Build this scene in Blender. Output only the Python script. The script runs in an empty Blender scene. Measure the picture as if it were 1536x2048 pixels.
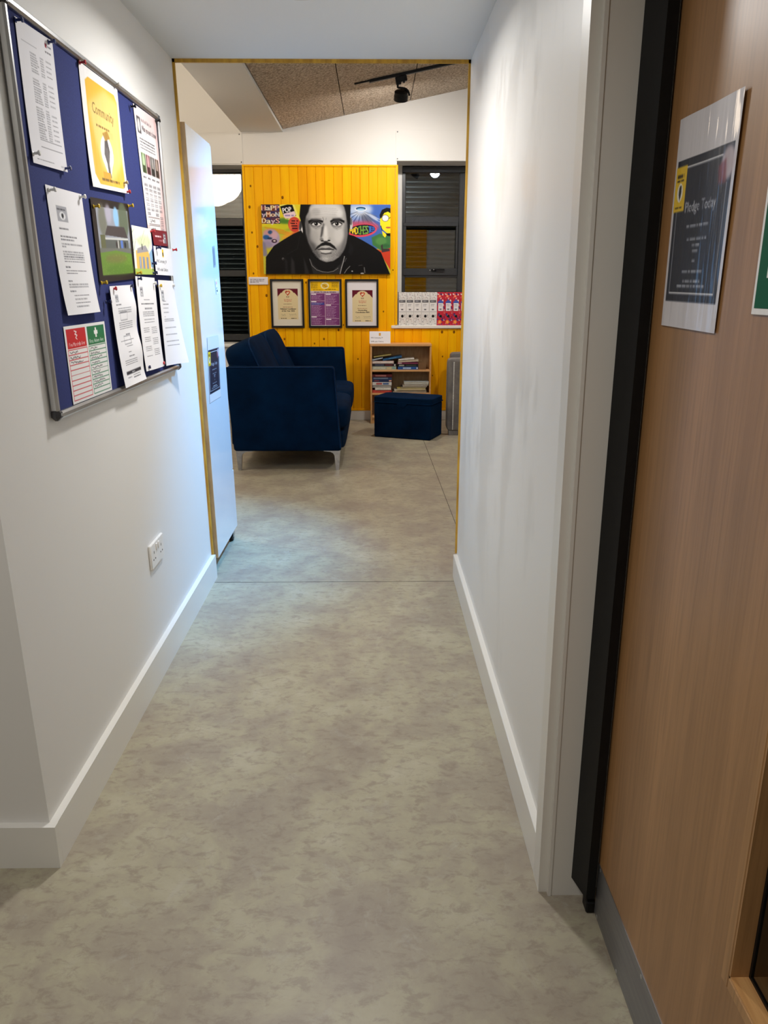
import bpy, math, random
import numpy as np
from mathutils import Matrix, Vector

# ------------------------------------------------------------------ camera, world, exposure
SC = bpy.context.scene
COL = SC.collection
F_PX, CX, CY, CAM_H = 1528.0, 768.0, 1024.0, 1.33
PITCH = math.atan((CY - 573.0) / F_PX)
YAW = math.atan((CX - 748.0) / math.hypot(F_PX, CY - 573.0))
cam_data = bpy.data.cameras.new('camera')
cam_data.sensor_fit = 'VERTICAL'
cam_data.sensor_height = 24.0
cam_data.sensor_width = 18.0
cam_data.lens = F_PX / 2048.0 * 24.0
cam_data.clip_start = 0.02
cam = bpy.data.objects.new('camera', cam_data)
COL.objects.link(cam)
cam.location = (0, 0, CAM_H)
cam.rotation_euler = (math.pi / 2 - PITCH, 0, -YAW)
SC.camera = cam

SC.view_settings.view_transform = 'Standard'
SC.view_settings.look = 'None'
SC.view_settings.gamma = 1.0
SC.view_settings.use_curve_mapping = False
SC.view_settings.exposure = 0.42

world = bpy.data.worlds.new('night')
SC.world = world
world.use_nodes = True
world.node_tree.nodes['Background'].inputs[0].default_value = (0.02, 0.025, 0.04, 1)
world.node_tree.nodes['Background'].inputs[1].default_value = 0.15
SC.cycles.max_bounces = 10
SC.cycles.diffuse_bounces = 6
SC.cycles.glossy_bounces = 4
SC.cycles.transmission_bounces = 6
SC.cycles.sample_clamp_indirect = 6.0
SC.cycles.caustics_reflective = False
SC.cycles.caustics_refractive = False

# lamp strengths (each lamp is built with its fitting further down)
W_HALL = 7.5        # recessed LED panels in the hall behind the camera
W_CORR = 12.4         # recessed downlight in the corridor ceiling
W_COOL = 560.0        # cool track spot by the opening
W_WALL = 12.5        # track spot above the bookcase
W_FILL = 14.0        # second track spot near the partition
W_ROOM = 18.0        # general room downlights
E_LANTERN = 16.0     # paper lanterns, emission strength
HALL_COL = (1.0, 0.985, 0.965)
COOL_COL = (0.16, 0.50, 1.0)
WARM_COL = (1.0, 0.94, 0.87)

# ------------------------------------------------------------------ photo pixel -> direction
def _basis():
    cp, sp, cy, sy = math.cos(PITCH), math.sin(PITCH), math.cos(YAW), math.sin(YAW)
    f = np.array([sy * cp, cy * cp, -sp]); r = np.array([cy, -sy, 0.0])
    return r, np.cross(r, f), f
_R, _U, _F = _basis()
CAM = np.array([0, 0, CAM_H])
def ray(x, y): return (x - CX) * _R - (y - CY) * _U + F_PX * _F
def hit(x, y, p0, n):
    d = ray(x, y); p0 = np.array(p0, float); n = np.array(n, float)
    return CAM + d * (((p0 - CAM) @ n) / (d @ n))
def on_y(x, y, Y): return hit(x, y, (0, Y, 0), (0, 1, 0))
def on_x(x, y, X): return hit(x, y, (X, 0, 0), (1, 0, 0))
def on_z(x, y, Z): return hit(x, y, (0, 0, Z), (0, 0, 1))

# ------------------------------------------------------------------ materials
def lin(c):
    c = np.array(c, float) / 255.0
    return np.where(c <= 0.04045, c / 12.92, ((c + 0.055) / 1.055) ** 2.4)
def rgba(c): return tuple(float(v) for v in lin(c)) + (1.0,)
MATS = {}
def mat(name, col, rough=0.5, metal=0.0, col2=None, nscale=20.0, ndet=4.0, stretch=None, bump=0.0, bscale=None,
        emit=None, estr=0.0, sheen=0.0, spec=0.5, coat=0.0, alpha=1.0, contrast=(0.35, 0.65), rough2=None):
    m = bpy.data.materials.new(name); m.use_nodes = True
    nt = m.node_tree; b = nt.nodes['Principled BSDF']
    b.inputs['Base Color'].default_value = rgba(col)
    b.inputs['Roughness'].default_value = rough
    b.inputs['Metallic'].default_value = metal
    b.inputs['Specular IOR Level'].default_value = spec
    b.inputs['Coat Weight'].default_value = coat
    b.inputs['Alpha'].default_value = alpha
    if sheen:
        b.inputs['Sheen Weight'].default_value = sheen
        b.inputs['Sheen Roughness'].default_value = 0.4
        b.inputs['Sheen Tint'].default_value = rgba(col2 or col)
    if emit:
        b.inputs['Emission Color'].default_value = rgba(emit)
        b.inputs['Emission Strength'].default_value = estr
    if col2 is not None or bump or rough2 is not None:
        tc = nt.nodes.new('ShaderNodeTexCoord'); mp = nt.nodes.new('ShaderNodeMapping')
        mp.inputs['Scale'].default_value = stretch or (1, 1, 1)
        nt.links.new(tc.outputs['Object'], mp.inputs['Vector'])
        nz = nt.nodes.new('ShaderNodeTexNoise')
        nz.inputs['Scale'].default_value = nscale; nz.inputs['Detail'].default_value = ndet
        nz.inputs['Roughness'].default_value = 0.6
        nt.links.new(mp.outputs[0], nz.inputs['Vector'])
        mr = nt.nodes.new('ShaderNodeMapRange')
        mr.inputs['From Min'].default_value = contrast[0]; mr.inputs['From Max'].default_value = contrast[1]
        nt.links.new(nz.outputs['Fac'], mr.inputs['Value'])
        if col2 is not None:
            mx = nt.nodes.new('ShaderNodeMix'); mx.data_type = 'RGBA'
            mx.inputs['A'].default_value = rgba(col); mx.inputs['B'].default_value = rgba(col2)
            nt.links.new(mr.outputs[0], mx.inputs['Factor'])
            nt.links.new(mx.outputs['Result'], b.inputs['Base Color'])
        if rough2 is not None:
            m2 = nt.nodes.new('ShaderNodeMapRange')
            m2.inputs['To Min'].default_value = rough; m2.inputs['To Max'].default_value = rough2
            nt.links.new(mr.outputs[0], m2.inputs['Value']); nt.links.new(m2.outputs[0], b.inputs['Roughness'])
        if bump:
            src = nz
            if bscale:
                src = nt.nodes.new('ShaderNodeTexNoise'); src.inputs['Scale'].default_value = bscale
                src.inputs['Detail'].default_value = 3
                nt.links.new(mp.outputs[0], src.inputs['Vector'])
            bp = nt.nodes.new('ShaderNodeBump'); bp.inputs['Strength'].default_value = bump
            bp.inputs['Distance'].default_value = 0.005
            nt.links.new(src.outputs['Fac'], bp.inputs['Height']); nt.links.new(bp.outputs[0], b.inputs['Normal'])
    MATS[name] = m
    return m

def oak_material(name, a, b_, c, axis='Z', scale=1.0):
    """straight-grained veneer: long streaks along one axis, two tones plus fine pores"""
    m = bpy.data.materials.new(name); m.use_nodes = True
    nt = m.node_tree; b = nt.nodes['Principled BSDF']; L = nt.links.new
    tc = nt.nodes.new('ShaderNodeTexCoord')
    def noise(sc, stretch, det, rough=0.55):
        mp = nt.nodes.new('ShaderNodeMapping'); mp.inputs['Scale'].default_value = stretch
        L(tc.outputs['Object'], mp.inputs['Vector'])
        n = nt.nodes.new('ShaderNodeTexNoise'); n.inputs['Scale'].default_value = sc
        n.inputs['Detail'].default_value = det; n.inputs['Roughness'].default_value = rough
        L(mp.outputs[0], n.inputs['Vector']); return n
    st = {'X': (0.04, 1, 1), 'Y': (1, 0.04, 1), 'Z': (1, 1, 0.04)}[axis]
    n1 = noise(14 * scale, st, 3); n2 = noise(130 * scale, st, 2)
    r1 = nt.nodes.new('ShaderNodeValToRGB')
    r1.color_ramp.elements[0].position = 0.34; r1.color_ramp.elements[0].color = rgba(a)
    r1.color_ramp.elements[1].position = 0.68; r1.color_ramp.elements[1].color = rgba(b_)
    L(n1.outputs['Fac'], r1.inputs[0])
    mr = nt.nodes.new('ShaderNodeMapRange'); mr.inputs['From Min'].default_value = 0.42; mr.inputs['From Max'].default_value = 0.72
    mr.inputs['To Max'].default_value = 0.55
    L(n2.outputs['Fac'], mr.inputs['Value'])
    mx = nt.nodes.new('ShaderNodeMix'); mx.data_type = 'RGBA'
    mx.inputs['B'].default_value = rgba(c)
    L(r1.outputs[0], mx.inputs['A']); L(mr.outputs[0], mx.inputs['Factor'])
    L(mx.outputs['Result'], b.inputs['Base Color'])
    b.inputs['Roughness'].default_value = 0.38
    bp = nt.nodes.new('ShaderNodeBump'); bp.inputs['Strength'].default_value = 0.05; bp.inputs['Distance'].default_value = 0.003
    L(n2.outputs['Fac'], bp.inputs['Height']); L(bp.outputs[0], b.inputs['Normal'])
    MATS[name] = m; return m

def floor_material():
    m = bpy.data.materials.new('concrete_vinyl'); m.use_nodes = True
    nt = m.node_tree; b = nt.nodes['Principled BSDF']; L = nt.links.new
    tc = nt.nodes.new('ShaderNodeTexCoord')
    def noise(sc, det, rough, st=(1, 1, 1), dist=0.0):
        mp = nt.nodes.new('ShaderNodeMapping'); mp.inputs['Scale'].default_value = st
        L(tc.outputs['Object'], mp.inputs['Vector'])
        n = nt.nodes.new('ShaderNodeTexNoise'); n.inputs['Scale'].default_value = sc
        n.inputs['Detail'].default_value = det; n.inputs['Roughness'].default_value = rough
        n.inputs['Distortion'].default_value = dist
        L(mp.outputs[0], n.inputs['Vector']); return n
    def ramp(n, stops):
        r = nt.nodes.new('ShaderNodeValToRGB')
        while len(r.color_ramp.elements) < len(stops): r.color_ramp.elements.new(0.5)
        for e, (p, c) in zip(r.color_ramp.elements, stops): e.position = p; e.color = rgba(c)
        L(n.outputs['Fac'], r.inputs[0]); return r
    big = ramp(noise(4.2, 8, 0.66, dist=0.3), [(0.30, (146, 135, 121)), (0.46, (159, 150, 132)), (0.55, (168, 161, 138)), (0.70, (180, 174, 153))])
    fine = noise(22, 7, 0.72, (1, 1.7, 1), 0.4)
    fr = nt.nodes.new('ShaderNodeMapRange'); fr.inputs['From Min'].default_value = 0.38; fr.inputs['From Max'].default_value = 0.50
    fr.inputs['To Min'].default_value = 0.55; fr.inputs['To Max'].default_value = 0.0
    L(fine.outputs['Fac'], fr.inputs['Value'])
    mx = nt.nodes.new('ShaderNodeMix'); mx.data_type = 'RGBA'
    L(fr.outputs[0], mx.inputs['Factor']); L(big.outputs[0], mx.inputs['A']); mx.inputs['B'].default_value = rgba((134, 121, 109))
    pale = noise(9, 8, 0.75, (1.4, 1, 1), 0.6)
    pr = nt.nodes.new('ShaderNodeMapRange'); pr.inputs['From Min'].default_value = 0.56; pr.inputs['From Max'].default_value = 0.70
    pr.inputs['To Max'].default_value = 0.45
    L(pale.outputs['Fac'], pr.inputs['Value'])
    m2 = nt.nodes.new('ShaderNodeMix'); m2.data_type = 'RGBA'
    L(pr.outputs[0], m2.inputs['Factor']); L(mx.outputs['Result'], m2.inputs['A']); m2.inputs['B'].default_value = rgba((180, 176, 163))
    L(m2.outputs['Result'], b.inputs['Base Color'])
    b.inputs['Roughness'].default_value = 0.42
    b.inputs['Specular IOR Level'].default_value = 0.4
    bp = nt.nodes.new('ShaderNodeBump'); bp.inputs['Strength'].default_value = 0.06; bp.inputs['Distance'].default_value = 0.002
    L(fine.outputs['Fac'], bp.inputs['Height']); L(bp.outputs[0], b.inputs['Normal'])
    MATS['floor'] = m

def print_material(name, rough, coat=0.0, wavy=0.0):
    m = bpy.data.materials.new(name); m.use_nodes = True
    nt = m.node_tree; b = nt.nodes['Principled BSDF']
    a = nt.nodes.new('ShaderNodeAttribute'); a.attribute_name = 'ink'
    nt.links.new(a.outputs['Color'], b.inputs['Base Color'])
    b.inputs['Roughness'].default_value = rough; b.inputs['Specular IOR Level'].default_value = 0.15
    b.inputs['Coat Weight'].default_value = coat; b.inputs['Coat Roughness'].default_value = 0.06
    if wavy:
        tc = nt.nodes.new('ShaderNodeTexCoord'); mp = nt.nodes.new('ShaderNodeMapping')
        mp.inputs['Scale'].default_value = (1, 1, 0.12)
        nt.links.new(tc.outputs['Object'], mp.inputs['Vector'])
        nz = nt.nodes.new('ShaderNodeTexNoise'); nz.inputs['Scale'].default_value = 38; nz.inputs['Detail'].default_value = 2
        nt.links.new(mp.outputs[0], nz.inputs['Vector'])
        bp = nt.nodes.new('ShaderNodeBump'); bp.inputs['Strength'].default_value = wavy; bp.inputs['Distance'].default_value = 0.004
        nt.links.new(nz.outputs['Fac'], bp.inputs['Height'])
        nt.links.new(bp.outputs[0], b.inputs['Coat Normal']); nt.links.new(bp.outputs[0], b.inputs['Normal'])
    MATS[name] = m

mat('wall', (224, 222, 218), 0.55, bump=0.03, nscale=120, spec=0.35)
mat('wall_satin', (222, 220, 216), 0.42, col2=(215, 213, 209), nscale=3.2, ndet=5, stretch=(1, 1, 0.45), bump=0.03, bscale=140, rough2=0.34, contrast=(0.52, 0.58), spec=0.4)
mat('ceiling', (214, 215, 214), 0.7, bump=0.02, nscale=150)
mat('white_gloss', (226, 224, 218), 0.25)
mat('trim_white', (216, 213, 206), 0.35)
mat('yellow_edge', (206, 160, 52), 0.5, col2=(168, 124, 34), nscale=40, stretch=(1, 1, 0.2))
mat('yellow_board', (255, 184, 0), 0.5, spec=0.12, col2=(240, 160, 0), nscale=14, ndet=5, stretch=(1, 1, 0.06), bump=0.04, contrast=(0.42, 0.72))
mat('yellow_board_b', (255, 192, 0), 0.5, spec=0.12, col2=(246, 170, 0), nscale=17, ndet=5, stretch=(1, 1, 0.07), bump=0.04, contrast=(0.42, 0.72))
mat('knot', (150, 94, 6), 0.6, spec=0.1, col2=(112, 66, 4), nscale=90)
mat('woodwool', (212, 198, 180), 0.85, col2=(146, 130, 112), nscale=62, ndet=4, bump=0.9, bscale=75, contrast=(0.38, 0.6))
mat('dark_gap', (30, 26, 22), 0.9, col2=(44, 38, 32), nscale=30)
mat('felt', (34, 46, 106), 0.95, col2=(26, 36, 92), nscale=300, sheen=0.25, bump=0.1)
mat('alu', (196, 196, 194), 0.32, 0.9, col2=(178, 178, 178), nscale=60, stretch=(1, 0.1, 0.1))
mat('dark_plastic', (52, 52, 54), 0.4, col2=(44, 44, 46), nscale=60)
mat('black_plastic', (8, 8, 9), 0.5, spec=0.25, col2=(13, 13, 14), nscale=40)
mat('black_matt', (5, 5, 6), 0.5, spec=0.3, col2=(9, 9, 10), nscale=60)
mat('socket_white', (232, 228, 222), 0.3, col2=(228, 224, 218), nscale=30)
mat('socket_hole', (60, 56, 54), 0.6, col2=(44, 42, 40), nscale=30)
mat('cab_white', (226, 230, 234), 0.12, col2=(222, 227, 232), nscale=3, coat=0.3)
mat('mdf', (196, 168, 128), 0.7, col2=(176, 148, 110), nscale=40, stretch=(1, 1, 0.3))
mat('rubber', (26, 26, 28), 0.6, col2=(36, 36, 38), nscale=50)
mat('steel', (200, 200, 202), 0.28, 1.0, col2=(180, 180, 184), nscale=50)
mat('kick_steel', (148, 148, 150), 0.42, 0.85, col2=(134, 134, 138), nscale=90, stretch=(1, 0.05, 1))
mat('velvet_piping', (14, 46, 84), 0.85, spec=0.1, col2=(8, 34, 66), nscale=30)
mat('velvet', (3, 34, 66), 0.9, spec=0.06, col2=(1, 18, 40), nscale=5, ndet=3, sheen=0.06, bump=0.02, contrast=(0.25, 0.75))
mat('velvet_grey', (124, 120, 116), 0.7, col2=(100, 96, 94), nscale=9, sheen=0.35, bump=0.04)
mat('beech', (222, 170, 112), 0.45, col2=(206, 150, 94), nscale=16, stretch=(0.08, 1, 1), contrast=(0.4, 0.65))
mat('window_frame', (52, 54, 57), 0.35, col2=(46, 48, 51), nscale=40)
mat('shutter', (112, 118, 126), 0.3, 0.55, col2=(98, 104, 112), nscale=30, stretch=(0.05, 1, 1))
mat('sill', (236, 234, 228), 0.3, col2=(232, 230, 224), nscale=10)
mat('paper', (232, 230, 228), 0.7, col2=(226, 224, 222), nscale=60)
mat('pages', (226, 216, 196), 0.85, col2=(200, 188, 164), nscale=160, stretch=(0.1, 0.1, 3))
mat('frame_black', (14, 12, 12), 0.35, col2=(20, 17, 16), nscale=50)
mat('canvas_edge', (30, 28, 26), 0.7, col2=(44, 40, 36), nscale=60)
mat('led', (255, 250, 240), 0.4, emit=(255, 244, 226), estr=6.0)
mat('lantern', (255, 246, 232), 0.6, emit=(255, 236, 212), estr=E_LANTERN)
mat('lantern_dim', (255, 246, 232), 0.6, emit=(255, 234, 208), estr=E_LANTERN * 0.55)
mat('spot_led', (255, 255, 255), 0.4, emit=(236, 244, 255), estr=60.0)
mat('cord', (230, 230, 228), 0.5, col2=(220, 220, 218), nscale=30)
mat('green_sign', (14, 88, 58), 0.5, spec=0.1, col2=(14, 86, 58), nscale=20)
mat('hall_grey', (196, 194, 190), 0.6, bump=0.03, nscale=120)
mat('scuff', (196, 194, 190), 0.5, col2=(186, 184, 180), nscale=30)
for nm, c in dict(red=(190, 24, 40), navy=(22, 34, 86), blue=(22, 44, 110), white=(226, 226, 222), yellow=(214, 178, 40), silver=(170, 166, 160), black=(20, 20, 22)).items():
    mat('pin_' + nm, c, 0.25, col2=tuple(int(v * 0.92) for v in c), nscale=80, coat=0.3)
oak_material('oak', (146, 106, 65), (166, 123, 80), (126, 90, 53), 'Z')
oak_material('oak_mid', (160, 118, 74), (180, 136, 88), (136, 98, 58), 'Z', 1.3)
oak_material('oak_pale', (184, 132, 78), (206, 156, 98), (160, 108, 60), 'Z', 1.4)
oak_material('oak_pale_h', (188, 138, 84), (212, 164, 106), (166, 114, 66), 'Y', 1.4)
floor_material()
print_material('print', 0.6)
print_material('print_canvas', 0.55)
print_material('print_glossy', 0.45, coat=0.15)
print_material('print_laminate', 0.4, coat=0.35, wavy=0.5)
gm = bpy.data.materials.new('glass'); gm.use_nodes = True
_g = gm.node_tree; _g.nodes.clear()
_o = _g.nodes.new('ShaderNodeOutputMaterial'); _mx = _g.nodes.new('ShaderNodeMixShader')
_t = _g.nodes.new('ShaderNodeBsdfTransparent'); _gl = _g.nodes.new('ShaderNodeBsdfGlossy'); _gl.inputs['Roughness'].default_value = 0.01
_fr = _g.nodes.new('ShaderNodeFresnel'); _fr.inputs['IOR'].default_value = 2.15
_t.inputs[0].default_value = (0.86, 0.9, 0.9, 1)
_g.links.new(_fr.outputs[0], _mx.inputs[0]); _g.links.new(_t.outputs[0], _mx.inputs[1]); _g.links.new(_gl.outputs[0], _mx.inputs[2])
_g.links.new(_mx.outputs[0], _o.inputs[0])
MATS['glass'] = gm

# ------------------------------------------------------------------ geometry collector
def frame_from_axis(d):
    d = np.array(d, float); d /= np.linalg.norm(d)
    a = np.array([0, 0, 1.0]) if abs(d[2]) < 0.9 else np.array([1.0, 0, 0])
    u = np.cross(a, d); u /= np.linalg.norm(u)
    return u, np.cross(d, u), d
class G:
    def __init__(s): s.v = []; s.f = []
    def add(s, verts, faces, M=None):
        o = len(s.v)
        for p in verts:
            p = Vector(p)
            s.v.append(tuple(M @ p if M is not None else p))
        s.f += [tuple(i + o for i in f) for f in faces]
        return s
    def box(s, x0, x1, y0, y1, z0, z1, b=0.0, M=None):
        if x0 > x1: x0, x1 = x1, x0
        if y0 > y1: y0, y1 = y1, y0
        if z0 > z1: z0, z1 = z1, z0
        b = min(b, 0.49 * min(x1 - x0, y1 - y0, z1 - z0))
        if b <= 0:
            v = [(x, y, z) for z in (z0, z1) for y in (y0, y1) for x in (x0, x1)]
            return s.add(v, [(0, 2, 3, 1), (4, 5, 7, 6), (0, 1, 5, 4), (2, 6, 7, 3), (0, 4, 6, 2), (1, 3, 7, 5)], M)
        v = []; idx = {}
        for i, (X, sx) in enumerate(((x0, 1), (x1, -1))):
            for j, (Y, sy) in enumerate(((y0, 1), (y1, -1))):
                for k, (Z, sz) in enumerate(((z0, 1), (z1, -1))):
                    idx[i, j, k, 0] = len(v); v.append((X, Y + sy * b, Z + sz * b))
                    idx[i, j, k, 1] = len(v); v.append((X + sx * b, Y, Z + sz * b))
                    idx[i, j, k, 2] = len(v); v.append((X + sx * b, Y + sy * b, Z))
        f = []
        for i in (0, 1):
            q = [idx[i, 0, 0, 0], idx[i, 1, 0, 0], idx[i, 1, 1, 0], idx[i, 0, 1, 0]]; f.append(q if i else q[::-1])
            q = [idx[0, i, 0, 1], idx[0, i, 1, 1], idx[1, i, 1, 1], idx[1, i, 0, 1]]; f.append(q if i else q[::-1])
            q = [idx[0, 0, i, 2], idx[1, 0, i, 2], idx[1, 1, i, 2], idx[0, 1, i, 2]]; f.append(q if i else q[::-1])
        for a in (0, 1):
            for c in (0, 1):
                flip = (a + c) % 2
                q = [idx[a, c, 0, 0], idx[a, c, 1, 0], idx[a, c, 1, 1], idx[a, c, 0, 1]]; f.append(q if flip else q[::-1])
                q = [idx[a, 0, c, 0], idx[a, 0, c, 2], idx[a, 1, c, 2], idx[a, 1, c, 0]]; f.append(q if not flip else q[::-1])
                q = [idx[0, a, c, 1], idx[0, a, c, 2], idx[1, a, c, 2], idx[1, a, c, 1]]; f.append(q if flip else q[::-1])
        for i in (0, 1):
            for j in (0, 1):
                for k in (0, 1):
                    q = [idx[i, j, k, 0], idx[i, j, k, 1], idx[i, j, k, 2]]; f.append(q if (i + j + k) % 2 else q[::-1])
        return s.add(v, f, M)
    def prism(s, base, top, cap=True, M=None):
        n = len(base); v = list(base) + list(top)
        f = [(i, (i + 1) % n, n + (i + 1) % n, n + i) for i in range(n)]
        if cap: f += [tuple(range(n))[::-1], tuple(range(n, 2 * n))]
        return s.add(v, f, M)
    def cyl(s, p0, p1, r0, r1=None, n=16, cap=True):
        r1 = r0 if r1 is None else r1
        p0 = np.array(p0, float); p1 = np.array(p1, float); u, w, d = frame_from_axis(p1 - p0)
        c = [(math.cos(2 * math.pi * i / n), math.sin(2 * math.pi * i / n)) for i in range(n)]
        return s.prism([p0 + r0 * (a * u + b * w) for a, b in c], [p1 + r1 * (a * u + b * w) for a, b in c], cap)
    def lathe(s, p0, axis, prof, n=16):
        p0 = np.array(p0, float); u, w, d = frame_from_axis(axis)
        v = []; f = []
        for h, r in prof:
            for i in range(n):
                a = 2 * math.pi * i / n
                v.append(p0 + d * h + max(r, 1e-5) * (math.cos(a) * u + math.sin(a) * w))
        for k in range(len(prof) - 1):
            for i in range(n):
                j = (i + 1) % n
                f.append((k * n + i, k * n + j, (k + 1) * n + j, (k + 1) * n + i))
        f += [tuple(range(n))[::-1], tuple(range((len(prof) - 1) * n, len(prof) * n))]
        return s.add(v, f)
    def tube(s, path, r, n=8):
        P = [np.array(p, float) for p in path]; v = []; f = []
        for k, p in enumerate(P):
            t = P[min(k + 1, len(P) - 1)] - P[max(k - 1, 0)]
            u, w, d = frame_from_axis(t)
            for i in range(n):
                a = 2 * math.pi * i / n; v.append(p + r * (math.cos(a) * u + math.sin(a) * w))
        for k in range(len(P) - 1):
            for i in range(n):
                j = (i + 1) % n; f.append((k * n + i, k * n + j, (k + 1) * n + j, (k + 1) * n + i))
        f += [tuple(range(n))[::-1], tuple(range((len(P) - 1) * n, len(P) * n))]
        return s.add(v, f)
    def cushion(s, c, r, e=0.28, nu=28, nv=18, M=None, pinch=0.0, sag=0.0):
        def sp(a, p): return math.copysign(abs(a) ** p, a)
        v = []; f = []
        for j in range(nv + 1):
            ph = -math.pi / 2 + math.pi * j / nv
            for i in range(nu):
                th = 2 * math.pi * i / nu
                x = sp(math.cos(ph), e) * sp(math.cos(th), e); y = sp(math.cos(ph), e) * sp(math.sin(th), e); z = sp(math.sin(ph), e)
                k = 1 - pinch * (abs(x) ** 3 + abs(y) ** 3) / 2
                v.append((c[0] + r[0] * x, c[1] + r[1] * y, c[2] + r[2] * z * k - sag * (1 - x * x) * (1 - y * y) * 0))
        for j in range(nv):
            for i in range(nu):
                k = (i + 1) % nu
                f.append((j * nu + i, j * nu + k, (j + 1) * nu + k, (j + 1) * nu + i))
        return s.add(v, f, M)

ORIG = {}
def obj(name, g, m, parent=None, origin=None, smooth=True, kind=None):
    """links a collector as ONE mesh object; vertices come in world space unless the parent is rotated (then local)"""
    o0 = np.array(ORIG.get(parent.name, (0, 0, 0)) if parent else (origin if origin is not None else np.mean(np.array(g.v), axis=0)))
    me = bpy.data.meshes.new(name)
    me.from_pydata([tuple(np.array(p) - o0) for p in g.v], [], g.f)
    me.validate(); me.update()
    me.materials.append(MATS[m])
    if smooth:
        me.shade_smooth(); me.set_sharp_from_angle(angle=math.radians(38))
    o = bpy.data.objects.new(name, me); COL.objects.link(o)
    if parent: o.parent = parent; ORIG[o.name] = tuple(o0)
    else: o.location = tuple(o0); ORIG[o.name] = tuple(o0)
    if kind: o['kind'] = kind
    return o
def struct(name, g, m, label=None):
    o = obj(name, g, m, None, (0, 0, 0)); o['kind'] = 'structure'
    if label: o['label'] = label
    return o
def tag(o, label, cat, group=None):
    o['label'] = label; o['category'] = cat
    if group: o['group'] = group
    return o
def thing(name, label, cat, loc, group=None, rotz=None):
    o = bpy.data.objects.new(name, None); COL.objects.link(o); o.location = tuple(loc)
    o.empty_display_size = 0.05
    if rotz is None: ORIG[o.name] = tuple(loc)
    else: o.rotation_euler = (0, 0, rotz); ORIG[o.name] = (0, 0, 0)
    return tag(o, label, cat, group)
def sempty(name, loc):
    o = bpy.data.objects.new(name, None); COL.objects.link(o); o.location = tuple(loc); ORIG[o.name] = tuple(loc)
    o.empty_display_size = 0.05; o['kind'] = 'structure'; return o

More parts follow.
